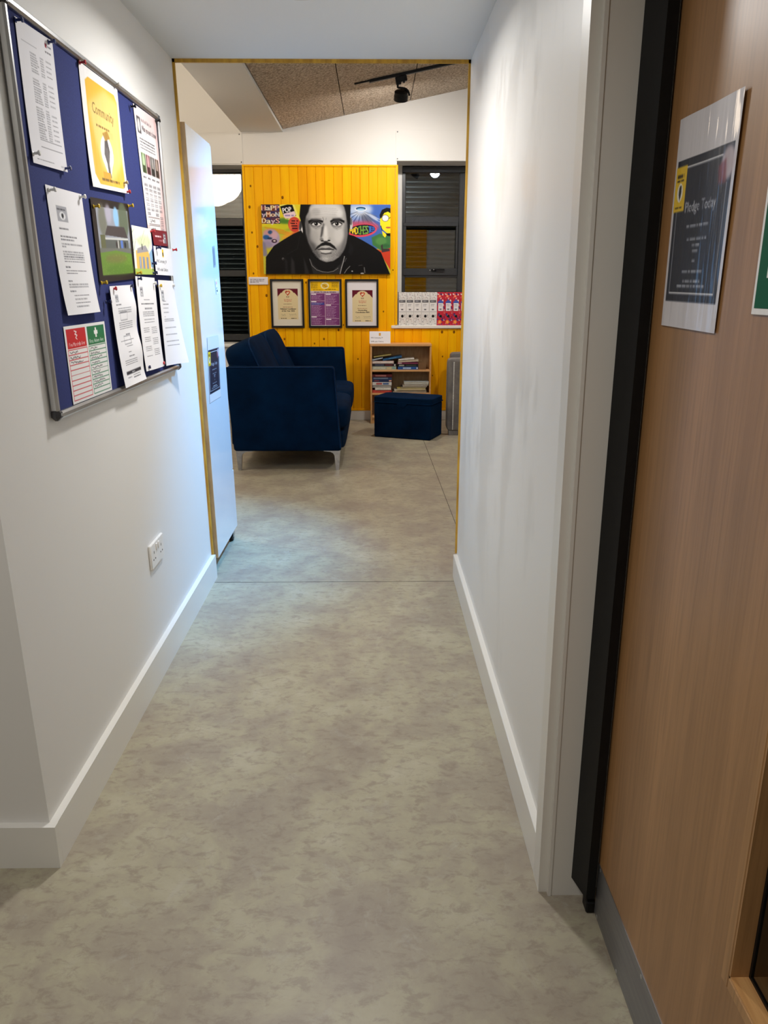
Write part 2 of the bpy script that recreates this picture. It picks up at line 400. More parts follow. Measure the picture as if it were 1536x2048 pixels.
# ------------------------------------------------------------------ print painter (flat print as per-vertex ink on a fine grid)
_TXT = {}
def text_tris(body, bold=False):
    if body in _TXT: return _TXT[body]
    cu = bpy.data.curves.new('t', 'FONT'); cu.body = body; cu.size = 1.0; cu.resolution_u = 2; cu.fill_mode = 'FRONT'
    o = bpy.data.objects.new('t', cu)
    me = bpy.data.meshes.new_from_object(o)
    me.calc_loop_triangles()
    V = np.zeros(len(me.vertices) * 3); me.vertices.foreach_get('co', V); V = V.reshape(-1, 3)[:, :2]
    T = np.zeros(len(me.loop_triangles) * 3, int); me.loop_triangles.foreach_get('vertices', T); T = T.reshape(-1, 3)
    bpy.data.meshes.remove(me); bpy.data.objects.remove(o); bpy.data.curves.remove(cu)
    tri = V[T] if len(T) else np.zeros((0, 3, 2))
    _TXT[body] = tri
    return tri
class Paint:
    SS = 2
    def __init__(s, w, h, nx, ny, bg=(255, 255, 255), org=(0, 0)):
        s.w, s.h, s.nx, s.ny, s.org = w, h, nx, ny, org
        s.W, s.H = nx * s.SS, ny * s.SS
        s.a = np.empty((s.H, s.W, 3)); s.a[:] = bg
        s.kx, s.ky = s.W / w, s.H / h
        s.rng = random.Random(int(w * 7 + h * 13 + nx))
    def P(s, pts):
        p = np.array(pts, float); return np.stack([(p[:, 0] - s.org[0]) * s.kx, (p[:, 1] - s.org[1]) * s.ky], 1)
    def _apply(s, m, x0, y0, col, al):
        sub = s.a[y0:y0 + m.shape[0], x0:x0 + m.shape[1]]
        k = (m * al)[..., None]
        sub[:] = sub * (1 - k) + np.array(col, float) * k
    def _bb(s, p):
        x0 = max(int(np.floor(p[:, 0].min())), 0); x1 = min(int(np.ceil(p[:, 0].max())) + 1, s.W)
        y0 = max(int(np.floor(p[:, 1].min())), 0); y1 = min(int(np.ceil(p[:, 1].max())) + 1, s.H)
        return x0, x1, y0, y1
    def poly(s, pts, col, al=1.0, soft=0.0):
        p = s.P(pts); x0, x1, y0, y1 = s._bb(p)
        if soft:
            r = int(soft * s.kx * 2) + 1; x0, x1, y0, y1 = max(x0 - r, 0), min(x1 + r, s.W), max(y0 - r, 0), min(y1 + r, s.H)
        if x1 <= x0 or y1 <= y0: return s
        X, Y = np.meshgrid(np.arange(x0, x1) + 0.5, np.arange(y0, y1) + 0.5)
        m = np.zeros(X.shape, bool); n = len(p)
        for i in range(n):
            ax, ay = p[i]; bx, by = p[(i + 1) % n]
            if ay == by: continue
            c = ((ay > Y) != (by > Y)) & (X < (bx - ax) * (Y - ay) / (by - ay) + ax)
            m ^= c
        m = m.astype(float)
        if soft: m = blur(m, soft * s.kx)
        s._apply(m, x0, y0, col, al); return s
    def rect(s, x, y, w, h, col, al=1.0): return s.poly([(x, y), (x + w, y), (x + w, y + h), (x, y + h)], col, al)
    def ell(s, cx, cy, rx, ry, col, al=1.0, soft=0.0, rot=0.0, n=28):
        c, d = math.cos(rot), math.sin(rot)
        pts = [(cx + rx * math.cos(t) * c - ry * math.sin(t) * d, cy + rx * math.cos(t) * d + ry * math.sin(t) * c) for t in np.linspace(0, 2 * math.pi, n, endpoint=False)]
        return s.poly(pts, col, al, soft)
    def line(s, pts, wd, col, al=1.0, soft=0.0):
        for (ax, ay), (bx, by) in zip(pts[:-1], pts[1:]):
            L = math.hypot(bx - ax, by - ay) or 1e-6; nx, ny = -(by - ay) / L * wd / 2, (bx - ax) / L * wd / 2
            ex, ey = (bx - ax) / L * wd * 0.3, (by - ay) / L * wd * 0.3
            s.poly([(ax + nx - ex, ay + ny - ey), (bx + nx + ex, by + ny + ey), (bx - nx + ex, by - ny + ey), (ax - nx - ex, ay - ny - ey)], col, al, soft)
        return s
    def text(s, body, x, y, size, col, anchor='l', width=None, rot=0.0, bold=0.0, al=1.0):
        t = text_tris(body)
        if not len(t): return s
        lo, hi = t[..., 0].min(), t[..., 0].max(); sx = size if width is None else width / (hi - lo)
        off = {'l': lo, 'c': (lo + hi) / 2, 'r': hi}[anchor]
        q = np.stack([(t[..., 0] - off) * sx, -t[..., 1] * size], -1)
        c, d = math.cos(rot), math.sin(rot)
        q = np.stack([q[..., 0] * c - q[..., 1] * d + x, q[..., 0] * d + q[..., 1] * c + y], -1)
        for dx in ((0,) if not bold else (-bold, 0, bold)):
            for tri in q: s.poly(tri + [dx, 0], col, al)
        return s
    def words(s, x, y, w, h, col, al=1.0, fill=0.9):
        """an unreadably small line of type: word-length dashes"""
        e = x + w * fill; cx = x
        while cx < e:
            L = s.rng.uniform(0.9, 3.4) * h * 1.6; L = min(L, e - cx)
            s.rect(cx, y, L, h, col, al * s.rng.uniform(0.75, 1.0)); cx += L + h * 0.75
        return s
    def scrawl(s, x, y, w, h, col, wd=0.8):
        n = max(int(w / h * 2.2), 3); pts = [(x + w * i / n, y + h * s.rng.uniform(-0.5, 0.5)) for i in range(n + 1)]
        return s.line(pts, wd, col)
    def out(s):
        a = s.a.reshape(s.ny, s.SS, s.nx, s.SS, 3).mean((1, 3))
        return lin(np.clip(a, 0, 255))
def blur(m, sg):
    r = max(int(sg * 1.5), 1); k = np.exp(-0.5 * (np.arange(-r, r + 1) / max(sg * 0.6, 0.4)) ** 2); k /= k.sum()
    m = np.apply_along_axis(lambda v: np.convolve(v, k, 'same'), 0, m) if m.shape[0] > 2 * r + 1 else m
    return np.apply_along_axis(lambda v: np.convolve(v, k, 'same'), 1, m) if m.shape[1] > 2 * r + 1 else m
def print_mesh(name, paint, quad, m='print', parent=None, bulge=None, normal=None):
    """quad = TL, TR, BR, BL in world space"""
    ink = paint.out(); ny, nx = ink.shape[:2]
    u, v = np.meshgrid(np.linspace(0, 1, nx), np.linspace(0, 1, ny))
    TL, TR, BR, BL = [np.array(q, float) for q in quad]
    U, V = u[..., None], v[..., None]
    pos = (1 - U) * (1 - V) * TL + U * (1 - V) * TR + U * V * BR + (1 - U) * V * BL
    if normal is None:
        normal = np.cross(BL - TL, TR - TL); normal /= np.linalg.norm(normal)
    if bulge is not None: pos = pos + bulge(u, v)[..., None] * np.array(normal)
    o0 = np.array(ORIG[parent.name]) if parent else (TL + TR + BR + BL) / 4
    me = bpy.data.meshes.new(name); nv = nx * ny; nf = (nx - 1) * (ny - 1)
    me.vertices.add(nv); me.vertices.foreach_set('co', (pos - o0).reshape(-1).astype(np.float32))
    i = (np.arange(ny - 1)[:, None] * nx + np.arange(nx - 1)[None, :]).reshape(-1)
    q = np.stack([i, i + nx, i + nx + 1, i + 1], 1).astype(np.int32)
    me.loops.add(nf * 4); me.loops.foreach_set('vertex_index', q.reshape(-1))
    me.polygons.add(nf); me.polygons.foreach_set('loop_start', np.arange(0, nf * 4, 4, dtype=np.int32))
    me.polygons.foreach_set('loop_total', np.full(nf, 4, np.int32))
    me.update(calc_edges=True); me.validate()
    at = me.color_attributes.new('ink', 'FLOAT_COLOR', 'POINT')
    at.data.foreach_set('color', np.concatenate([ink.reshape(-1, 3), np.ones((nv, 1))], 1).reshape(-1).astype(np.float32))
    me.materials.append(MATS[m]); me.shade_smooth()
    o = bpy.data.objects.new(name, me); COL.objects.link(o)
    ORIG[o.name] = tuple(o0)
    if parent: o.parent = parent
    else: o.location = tuple(o0)
    return o


# ================================================================== STRUCTURE
LEAN = -0.012
def xw(z): return -0.772 + LEAN * (z - 0.1)
def LW(px, py, off=0.0): return hit(px, py, (-0.772 + off, 0, 0.1), (1, 0, -LEAN))
XR = 0.389
CZ = 2.195
YO = 3.42        # plane where the corridor opens into the lounge
YF = 7.902       # lounge end wall
def ceil_z(x): return 2.745 + 0.202 * (x + 0.85)

g = G().box(-4.2, 3.4, -2.8, 8.4, -0.12, 0.0)
floor = struct('floor', g, 'floor')
# vinyl joints: a cross joint at the opening, a long joint in the lounge
obj('joint', G().box(-0.752, 0.371, 3.349, 3.3515, 0.0, 0.0006), 'dark_gap', floor)
obj('joint', G().prism([(0.427, 7.87, 0), (0.4295, 7.87, 0), (0.4815, 3.55, 0), (0.479, 3.55, 0)], [(0.427, 7.87, 0.0006), (0.4295, 7.87, 0.0006), (0.4815, 3.55, 0.0006), (0.479, 3.55, 0.0006)]), 'dark_gap', floor)

# corridor walls
def lean_slab(x_far, y0, y1, z0, z1, dx0=0.0):
    b = [(x_far, y0, z0), (xw(z0) + dx0, y0, z0), (xw(z0) + dx0, y1, z0), (x_far, y1, z0)]
    t = [(x_far, y0, z1), (xw(z1) + dx0, y0, z1), (xw(z1) + dx0, y1, z1), (x_far, y1, z1)]
    return G().prism(b, t)
struct('wall_left', lean_slab(-2.7, 1.536, YO, 0, CZ), 'wall')
struct('wall_right', G().box(XR, 0.62, 1.44, YO, 0, CZ), 'wall_satin')
struct('ceiling', G().box(-2.8, 1.8, -2.8, YO, CZ, CZ + 0.08), 'ceiling')
struct('wall_rear', G().box(-2.8, 1.8, -2.8, -2.7, 0, CZ), 'hall_grey')
struct('wall_hall_left', G().box(-2.8, -2.7, -2.7, 1.536, 0, CZ), 'hall_grey')
struct('wall_hall_right', G().box(1.7, 1.8, -2.7, 1.6, 0, CZ), 'hall_grey')
struct('wall_beside_door', G().box(0.62, 1.7, 1.44, 1.56, 0, CZ), 'hall_grey')
# skirting
g = lean_slab(xw(0) - 0.004, 1.5365, YO - 0.002, 0, 0.114, 0.019)
g.box(-2.7, xw(0.05) + 0.019, 1.517, 1.5368, 0, 0.114)
struct('baseboard_left', g, 'white_gloss')
struct('baseboard_right', G().box(0.371, XR + 0.002, 1.482, YO - 0.01, 0, 0.114, 0.002), 'white_gloss')

# end of the corridor: partition towards the lounge and its yellow edging
g = G().box(-4.1, -0.80, YO - 0.12, YO, 0, 3.8)
g.box(0.40, 3.3, YO - 0.12, YO, 0, 4.2); g.box(-0.80, 0.40, YO - 0.12, YO, CZ + 0.005, 4.2)
part = struct('wall_partition', g, 'wall')
def lean_bar(d0, d1, y0, y1, z0, z1):
    b = [(xw(z0) + d0, y0, z0), (xw(z0) + d1, y0, z0), (xw(z0) + d1, y1, z0), (xw(z0) + d0, y1, z0)]
    t = [(xw(z1) + d0, y0, z1), (xw(z1) + d1, y0, z1), (xw(z1) + d1, y1, z1), (xw(z1) + d0, y1, z1)]
    return G().prism(b, t)
tr = sempty('trim_1', (0, YO, 0))
obj('edging_strip', lean_bar(-0.004, 0.010, YO - 0.004, YO + 0.006, 0.116, CZ), 'yellow_edge', tr)
obj('edging_strip', G().box(XR - 0.009, XR + 0.004, YO - 0.004, YO + 0.006, 0.116, CZ), 'yellow_edge', tr)
obj('edging_strip', G().box(xw(CZ), XR, YO - 0.004, YO + 0.006, CZ - 0.013, CZ + 0.001), 'yellow_edge', tr)

# door frame beside the corridor mouth (white, slightly out of plumb like the photo)
def rx(z): return 0.371 - 0.008 * z
def frame_bar(d0, d1, y0, y1, z0=0.0, z1=CZ):
    b = [(rx(z0) + d0, y0, z0), (rx(z0) + d1, y0, z0), (rx(z0) + d1, y1, z0), (rx(z0) + d0, y1, z0)]
    t = [(rx(z1) + d0, y0, z1), (rx(z1) + d1, y0, z1), (rx(z1) + d1, y1, z1), (rx(z1) + d0, y1, z1)]
    return G().prism(b, t)
fr = sempty('trim_2', (0.4, 1.43, 0))
obj('architrave', frame_bar(0.0, 0.024, 1.428, 1.482), 'trim_white', fr)
obj('lining', frame_bar(0.022, 0.110, 1.417, 1.47), 'trim_white', fr)
obj('lining_bead', frame_bar(0.019, 0.026, 1.4145, 1.43), 'trim_white', fr)

# ---- lounge shell
g = G()
LWX0, LWX1, LWZ0, LWZ1 = -2.15, -1.252, 0.765, 2.437
RWX0, RWX1, RWZ0, RWZ1 = 0.222, 1.02, 0.926, 2.473
for (a, b_, c, d) in ((-4.1, LWX0, 0, 4.2), (LWX0, LWX1, 0, LWZ0), (LWX0, LWX1, LWZ1, 4.2), (LWX1, RWX0, 0, 4.2),
                      (RWX0, RWX1, 0, RWZ0), (RWX0, RWX1, RWZ1, 4.2), (RWX1, 3.3, 0, 4.2)):
    g.box(a, b_, YF, YF + 0.36, c, d)
back = struct('wall_back', g, 'wall')
struct('wall_lounge_left', G().box(-4.2, -4.1, YO - 0.1, 8.3, 0, 3.8), 'wall')
struct('wall_lounge_right', G().box(3.3, 3.4, YO - 0.1, 8.3, 0, 4.2), 'wall')
struct('baseboard_back', G().box(-4.1, 3.3, YF - 0.017, YF + 0.002, 0, 0.1, 0.002), 'white_gloss')
# vertical yellow matchboarding, plank by plank
rnd = random.Random(5)
def planks(parent, x0, x1, z0, z1, y_face, y_back, pitch=0.0866, mats=('yellow_board', 'yellow_board_b')):
    n = max(round((x1 - x0) / pitch), 1); w = (x1 - x0) / n
    sgn = 1 if y_back > y_face else -1
    obj('plank_backing', G().box(x0, x1, y_back - 0.003 * sgn, y_back + 0.001 * sgn, z0, z1), mats[0], parent)
    for i in range(n):
        a, b_ = x0 + i * w + 0.0009, x0 + (i + 1) * w - 0.0009
        j = rnd.uniform(0, 0.0012)
        obj('plank', G().box(a, b_, min(y_face + j * sgn, y_back), max(y_face + j * sgn, y_back), z0, z1, 0.0028), rnd.choice(mats), parent)
PX0, PX1, PZ0, PZ1 = -1.249, 0.233, 0.098, 2.432
planks(back, PX0 + 0.022, PX1 - 0.026, PZ0, PZ1 - 0.012, YF - 0.013, YF)
planks(back, PX1 - 0.025, 1.55, PZ0, 0.921, YF - 0.013, YF)
obj('panel_edge_trim', G().box(PX0, PX0 + 0.021, YF - 0.018, YF, PZ0, PZ1, 0.003), 'yellow_board_b', back)
obj('panel_edge_trim', G().box(PX1 - 0.025, PX1, YF - 0.018, YF, 0.96, PZ1, 0.003), 'yellow_board_b', back)
obj('panel_edge_trim', G().box(PX0, PX1, YF - 0.020, YF, PZ1 - 0.0115, PZ1 + 0.006, 0.003), 'yellow_board_b', back)
obj('panel_edge_trim', G().box(PX0 + 0.022, 1.55, YF - 0.020, YF - 0.0135, PZ0, PZ0 + 0.02, 0.002), 'yellow_board', back)
# knots in the boards
for px, py, r in ((501, 372, .008), (499, 414, .011), (504, 465, .008), (507, 547, .008), (533, 591, .011), (565, 395, .012), (515, 493, .010), (569, 678, .009), (648, 678, .009),
                  (629, 687, .008), (677, 660, .010), (767, 623, .007), (716, 718, .007), (786, 540, .006), (612, 565, .008), (884, 664, .012), (908, 664, .012), (885, 713, .007), (903, 710, .008), (865, 751, .006), (687, 650, .006)):
    p = on_y(px, py, YF - 0.0135)
    k = G().lathe((p[0], YF - 0.0125, p[2]), (0, -1, 0), [(0, r), (0.0015, r * 0.85), (0.002, r * 0.2)], 10)
    k.v = [(a, b_, p[2] + (c - p[2]) * 1.35) for a, b_, c in k.v]
    obj('knot', k, 'knot', back)
# white boards above the windows with screws at the corners
def head_panel(x0, x1, z0, z1, screws):
    p = obj('panel', G().box(x0, x1, YF - 0.007, YF, z0, z1, 0.0015), 'wall', back)
    for sx, sz in screws:
        obj('screw', G().lathe((sx, YF - 0.0068, sz), (0, -1, 0), [(0, 0.0062), (0.001, 0.0058), (0.0012, 0.003)], 12), 'dark_plastic', p)
head_panel(0.209, 1.35, RWZ1 + 0.001, 2.741, ((0.226, 2.724), (0.226, 2.492)))
head_panel(-2.6, -1.236, LWZ1 + 0.009, 2.716, ((-1.26, 2.70), (-1.252, 2.46)))
# sloping wood-wool ceiling, board by board, white bulkhead and higher ceiling to its left
sl = math.atan(0.202)
g = G().prism([(-0.85, YO, ceil_z(-0.85) + 0.012), (3.3, YO, ceil_z(3.3) + 0.012), (3.3, YO, ceil_z(3.3) + 0.1), (-0.85, YO, ceil_z(-0.85) + 0.1)],
              [(-0.85, YF, ceil_z(-0.85) + 0.012), (3.3, YF, ceil_z(3.3) + 0.012), (3.3, YF, ceil_z(3.3) + 0.1), (-0.85, YF, ceil_z(-0.85) + 0.1)])
lceil = struct('ceiling_lounge', g, 'dark_gap')
xs = [-0.848, -0.272, 0.343, 0.958, 1.573, 2.188, 2.803, 3.298]
ys = [YO + 0.002, 3.88, 5.06, 6.235, 7.41, YF - 0.001]
for i in range(len(xs) - 1):
    for j in range(len(ys) - 1):
        a, b_, c, d = xs[i] + 0.0035, xs[i + 1] - 0.0035, ys[j] + 0.0015, ys[j + 1] - 0.0015
        lo = [(a, c, ceil_z(a)), (b_, c, ceil_z(b_)), (b_, d, ceil_z(b_)), (a, d, ceil_z(a))]
        obj('panel', G().prism(lo, [(x, y, z + 0.0125) for x, y, z in lo]), 'woodwool', lceil)
struct('trim_bulkhead', G().box(-1.246, -0.851, YO, YF, 2.72, 3.75), 'ceiling')
struct('ceiling_high', G().box(-4.1, -1.246, YO, YF, 3.72, 3.8), 'ceiling')
# yellow boards on the lounge side of the partition, right of the opening
planks(part, 0.42, 0.85, 0.1, 2.2, YO + 0.013, YO)

# ---- windows
def window(name, x0, x1, z0, z1, yf, bars, side, sill_z):
    w = sempty(name, ((x0 + x1) / 2, yf, z0))
    f = G()
    f.box(x0, x1, yf, yf + 0.07, z1 - 0.055, z1, 0.004); f.box(x0, x1, yf, yf + 0.07, z0, z0 + 0.06, 0.004)
    f.box(x0, x0 + 0.035, yf, yf + 0.07, z0 + 0.06, z1 - 0.055, 0.004); f.box(x1 - side, x1, yf, yf + 0.07, z0 + 0.06, z1 - 0.055, 0.004)
    for za, zb in bars: f.box(x0 + 0.035, x1 - side, yf, yf + 0.07, za, zb, 0.004)
    obj('frame', f, 'window_frame', w)
    edges = [z0 + 0.06] + [z for b_ in sorted(bars) for z in b_] + [z1 - 0.055]
    for k in range(0, len(edges), 2):
        obj('pane', G().box(x0 + 0.033, x1 - side + 0.002, yf + 0.030, yf + 0.036, edges[k] - 0.003, edges[k + 1] + 0.003), 'glass', w)
    z = z0 - 0.02; p = 0.0475
    while z < z1 + 0.02:        # roller shutter slats outside the glass
        s = G(); n = 6; y = yf + 0.12
        pr = [(y - 0.013 * math.sin(math.pi * t / n), z + p * 0.96 * t / n) for t in range(n + 1)]
        ring = pr + [(y + 0.006, pr[-1][1]), (y + 0.006, pr[0][1])]
        s.prism([(x0 - 0.05, a, b_) for a, b_ in ring], [(x1 + 0.05, a, b_) for a, b_ in ring])
        obj('slat', s, 'shutter', w); z += p
    return w
YW = 8.19
w1 = window('window_1', 0.283, 0.96, 0.956, 2.465, YW, [(1.915, 2.005), (1.418, 1.505)], 0.105, 0.956)
s = G(); s.box(0.297, 0.851, YW - 0.012, YW - 0.001, 1.44, 1.945, 0.004)
sash = G()
for b_ in ((0.297, 0.851, 1.912, 1.945), (0.297, 0.851, 1.44, 1.508), (0.297, 0.326, 1.508, 1.912), (0.829, 0.851, 1.508, 1.912)):
    sash.box(b_[0], b_[1], YW - 0.014, YW + 0.01, b_[2], b_[3], 0.003)
sashp = obj('opening_sash', sash, 'window_frame', w1)
h = G().box(0.585, 0.635, YW - 0.024, YW - 0.013, 1.478, 1.50, 0.003); h.box(0.60, 0.72, YW - 0.046, YW - 0.032, 1.487, 1.503, 0.005); h.cyl((0.608, YW - 0.02, 1.493), (0.608, YW - 0.04, 1.493), 0.009)
obj('handle', h, 'black_matt', sashp)
obj('rivet', G().lathe((0.608, YW - 0.046, 1.494), (0, -1, 0), [(0, 0.006), (0.002, 0.005), (0.003, 0.001)], 10), 'steel', sashp)
obj('rivet', G().lathe((0.572, YW - 0.014, 1.489), (0, -1, 0), [(0, 0.006), (0.002, 0.005), (0.003, 0.001)], 10), 'steel', sashp)
obj('reveal_liner', G().box(0.222, 0.284, YW + 0.004, YW + 0.03, 0.956, 2.473), 'trim_white', w1)
sill = G().box(0.172, 1.07, 7.872, YF, 0.926, 0.955, 0.004); sill.box(RWX0 + 0.001, RWX1 - 0.001, YF - 0.001, YW + 0.01, 0.927, 0.955)
obj('sill', sill, 'sill', w1)
w2 = window('window_2', -2.14, -1.266, 0.79, 2.465, YW, [(1.913, 1.988), (1.428, 1.491)], 0.045, 0.79)
sill = G().box(-2.2, -1.25, 7.865, YF, 0.745, 0.775, 0.004); sill.box(LWX0 + 0.001, LWX1 - 0.001, YF - 0.001, YW + 0.01, 0.766, 0.775)
obj('sill', sill, 'sill', w2)
struct('wall_outside', G().box(-4.2, 3.4, 8.55, 8.6, 0, 4.2), 'dark_gap')

# ================================================================== LAMPS
def lamp(name, kind, loc, energy, col, size=0.1, aim=None, angle=None, blend=0.5):
    d = bpy.data.lights.new(name, kind); d.energy = energy; d.color = col
    if kind == 'AREA':
        d.shape = 'DISK'; d.size = size
        if angle: d.spread = angle
    elif kind == 'SPOT': d.shadow_soft_size = size; d.spot_size = angle; d.spot_blend = blend
    else: d.shadow_soft_size = size
    o = bpy.data.objects.new(name, d); COL.objects.link(o); o.location = loc
    if aim is not None: o.rotation_euler = (Vector(aim) - Vector(loc)).to_track_quat('-Z', 'Y').to_euler()
    return o
def downlight(x, y, z, r, energy, col, label, group=None):
    t = thing('recessed_downlight', label, 'light', (x, y, z), group)
    obj('bezel', G().lathe((x, y, z), (0, 0, -1), [(0, r + 0.018), (0.004, r + 0.016), (0.006, r), (0.002, r - 0.002)], 28), 'white_gloss', t)
    obj('diffuser', G().cyl((x, y, z - 0.002), (x, y, z - 0.005), r, r, 28), 'led', t)
    lamp('lamp', 'AREA', (x, y, z - 0.012), energy, col, 2 * r * 0.95, (x, y, 0), math.radians(163))
downlight(-0.225, 2.667, CZ, 0.075, W_CORR, HALL_COL, 'small round white downlight recessed in the corridor ceiling')
downlight(-0.55, 0.55, CZ, 0.16, W_HALL, HALL_COL, 'large round white downlight in hall ceiling before the corridor mouth')
downlight(-0.55, -1.3, CZ, 0.16, W_HALL, HALL_COL, 'large round white downlight in hall ceiling by the rear wall')
downlight(1.7, 6.2, ceil_z(1.7) - 0.03, 0.10, W_ROOM, WARM_COL, 'round white downlight under the wood-wool lounge ceiling')

# paper lanterns over the left part of the lounge
def lantern(x, y, z, r, top, label, m='lantern'):
    t = thing('paper_lantern', label, 'lamp', (x, y, z - r), 'round paper lanterns of the lounge')
    prof = []
    n = 26
    for i in range(n + 1):
        a = -math.pi / 2 + math.pi * i / n
        prof.append((r + r * math.sin(a), max(r * math.cos(a) * (1 + (0.006 if i % 2 else -0.006)), 0.03)))
    obj('shade', G().lathe((x, y, z - r), (0, 0, 1), prof, 40), m, t)
    obj('cord', G().cyl((x, y, z + r), (x, y, top - 0.03), 0.004, n=8), 'cord', t)
    obj('ceiling_rose', G().lathe((x, y, top), (0, 0, -1), [(0, 0.05), (0.02, 0.048), (0.035, 0.015)], 20), 'cord', t)
lantern(-2.16, 4.65, 2.765, 0.285, 3.72, 'large round white paper lantern hanging left of the bulkhead')
lantern(-1.97, 6.1, 2.50, 0.20, 3.72, 'smaller round white paper lantern hanging nearer the window wall', 'lantern_dim')

# track with spot heads
def track(x0, x1, y, label):
    d = Vector((1, 0, 0.202)).normalized()
    t = thing('light_track', label, 'light track', (x0, y, ceil_z(x0)))
    M = Matrix.Translation((x0, y, ceil_z(x0) - 0.0)) @ Matrix.Rotation(-sl, 4, 'Y')
    L = (x1 - x0) / math.cos(sl)
    obj('rail', G().box(0.12, L, -0.016, 0.016, -0.022, -0.001, 0.002, M), 'black_matt', t)
    obj('feed_end', G().box(0, 0.12, -0.009, 0.009, -0.012, -0.001, 0.002, M), 'black_matt', t)
def spot_head(x, y, aim, label, lens='black_matt', drop=0.115, size=1.0):
    top = ceil_z(x) - 0.0255
    t = thing('track_spotlight', label, 'spotlight', (x, y, top), 'black spotlights on ceiling tracks')
    M = Matrix.Translation((x, y, top)) @ Matrix.Rotation(-sl, 4, 'Y')
    ad = G().box(-0.045, 0.048, -0.017, 0.017, -0.040, 0.0, 0.003, M); ad.box(-0.045, -0.005, -0.017, 0.017, -0.055, -0.03, 0.003, M); ad.box(0.012, 0.026, -0.012, 0.012, -0.05, -0.038, 0.002, M)
    obj('adapter', ad, 'black_matt', t)
    jx = x - 0.022
    obj('stem', G().cyl((jx, y, top - 0.05), (jx, y, top - 0.082), 0.008, n=12), 'black_matt', t)
    c = np.array([x + 0.004, y, top - drop - 0.022]); a = np.array(aim, float) - c; a /= np.linalg.norm(a)
    u = np.cross(a, (0, 0, 1)); u /= np.linalg.norm(u)
    # curved yoke from the stem down to one side of the drum
    s0 = np.array([jx, y, top - 0.080]); s1 = c + u * (0.012 + 0.056 * size)
    path = [s0]
    for k in range(1, 9):
        f = k / 8.0
        path.append(s0 + (s1 - s0) * f + np.array([0, 0, 0.018 * math.sin(math.pi * f)]) + u * 0.022 * math.sin(math.pi * f))
    yk = G()
    yk.tube(path, 0.008, 8)
    obj('yoke', yk, 'black_matt', t)
    b0 = c - a * 0.034
    obj('drum', G().lathe(b0, a, [(h_, r_ * size) for h_, r_ in [(0, 0.045), (0.006, 0.053), (0.03, 0.053), (0.032, 0.056), (0.068, 0.056), (0.07, 0.050), (0.060, 0.046)]], 32), 'black_matt', t)
    obj('lens', G().lathe(c - a * 0.034, a, [(0.058, 0.046 * size), (0.061, 0.045 * size), (0.063, 0.02 * size)] if size == 1.0 else [(0.058, 0.046 * size), (0.075, 0.044 * size), (0.10, 0.032 * size), (0.112, 0.015 * size), (0.115, 0.001)], 24), lens, t)
    return c, a
track(-0.152, 1.5, 6.82, 'thin black lighting track along the wood-wool ceiling near yellow wall')
c, a = spot_head(0.218, 6.82, (0.20, 7.42, 1.85), 'black drum spotlight hanging from the track near the yellow wall', 'spot_led')
lamp('lamp', 'AREA', tuple(c + a * 0.038), W_WALL, WARM_COL, 0.085, tuple(c + a))
track(0.42, 1.6, 4.5, 'thin black lighting track on ceiling near the partition wall')
c, a = spot_head(0.60, 4.5, (-0.76, 3.92, 0.98), 'black spotlight near the partition aimed back into the corridor', 'spot_led')
lamp('lamp', 'SPOT', tuple(c + a * 0.045), W_COOL, COOL_COL, 0.04, tuple(c + a), math.radians(52), 1.0)
c, a = spot_head(0.885, 4.5, (0.1, 7.9, 1.7), 'black spotlight near the partition aimed at the yellow wall', 'spot_led', 0.135, 1.5)
lamp('lamp', 'SPOT', tuple(c + a * 0.045), W_FILL, WARM_COL, 0.04, tuple(c + a), math.radians(110), 0.8)

# ================================================================== CORRIDOR THINGS
# ---- notice board on the left wall
WN = np.array([1, 0, -LEAN]); WN = WN / np.linalg.norm(WN)           # wall normal
WU = np.array([LEAN, 0, 1.0]); WU = WU / np.linalg.norm(WU)          # up along the wall
WO = np.array([-0.772, 0, 0.1])
def wp(y, s, off): return WO + np.array([0, y, 0]) + WU * s + WN * off
def ws(px, py, off=0.012):
    p = LW(px, py, off); q = p - WO
    return q[1], q @ WU
def wall_box(g_, y0, y1, s0, s1, o0, o1, b=0.0):
    M = Matrix(((WN[0], 0, WU[0], WO[0]), (0, 1, 0, 0), (WN[2], 0, WU[2], WO[2]), (0, 0, 0, 1)))
    return g_.box(o0, o1, y0, y1, s0, s1, b, M)
BY0, BY1, BS0, BS1 = 1.832, 3.055, 0.925, 1.805
tl = ws(5, 8, 0.02); br = ws(360, 732, 0.02); tr_ = ws(320, 235, 0.02); bl = ws(122, 838, 0.02)
BY0 = (tl[0] + bl[0]) / 2 - 0.006; BY1 = (tr_[0] + br[0]) / 2; BS1 = (ws(99, 55, 0.022)[1] + ws(224, 154, 0.022)[1]) / 2; BS0 = (bl[1] + br[1]) / 2 - 0.006
bo = wp((BY0 + BY1) / 2, BS0, 0.0)
nb = thing('notice_board', 'blue felt notice board with aluminium frame on corridor wall', 'notice board', bo)
obj('felt_panel', wall_box(G(), BY0 + 0.012, BY1 - 0.012, BS0 + 0.012, BS1 - 0.012, 0.002, 0.0105), 'felt', nb)
fw = 0.018
for a in ((BY0 + fw, BY1 - fw, BS1 - fw, BS1), (BY0 + fw, BY1 - fw, BS0, BS0 + fw), (BY0, BY0 + fw, BS0 + fw, BS1 - fw), (BY1 - fw, BY1, BS0 + fw, BS1 - fw)):
    obj('frame_rail', wall_box(G(), *a, 0.001, 0.022, 0.005), 'alu', nb)
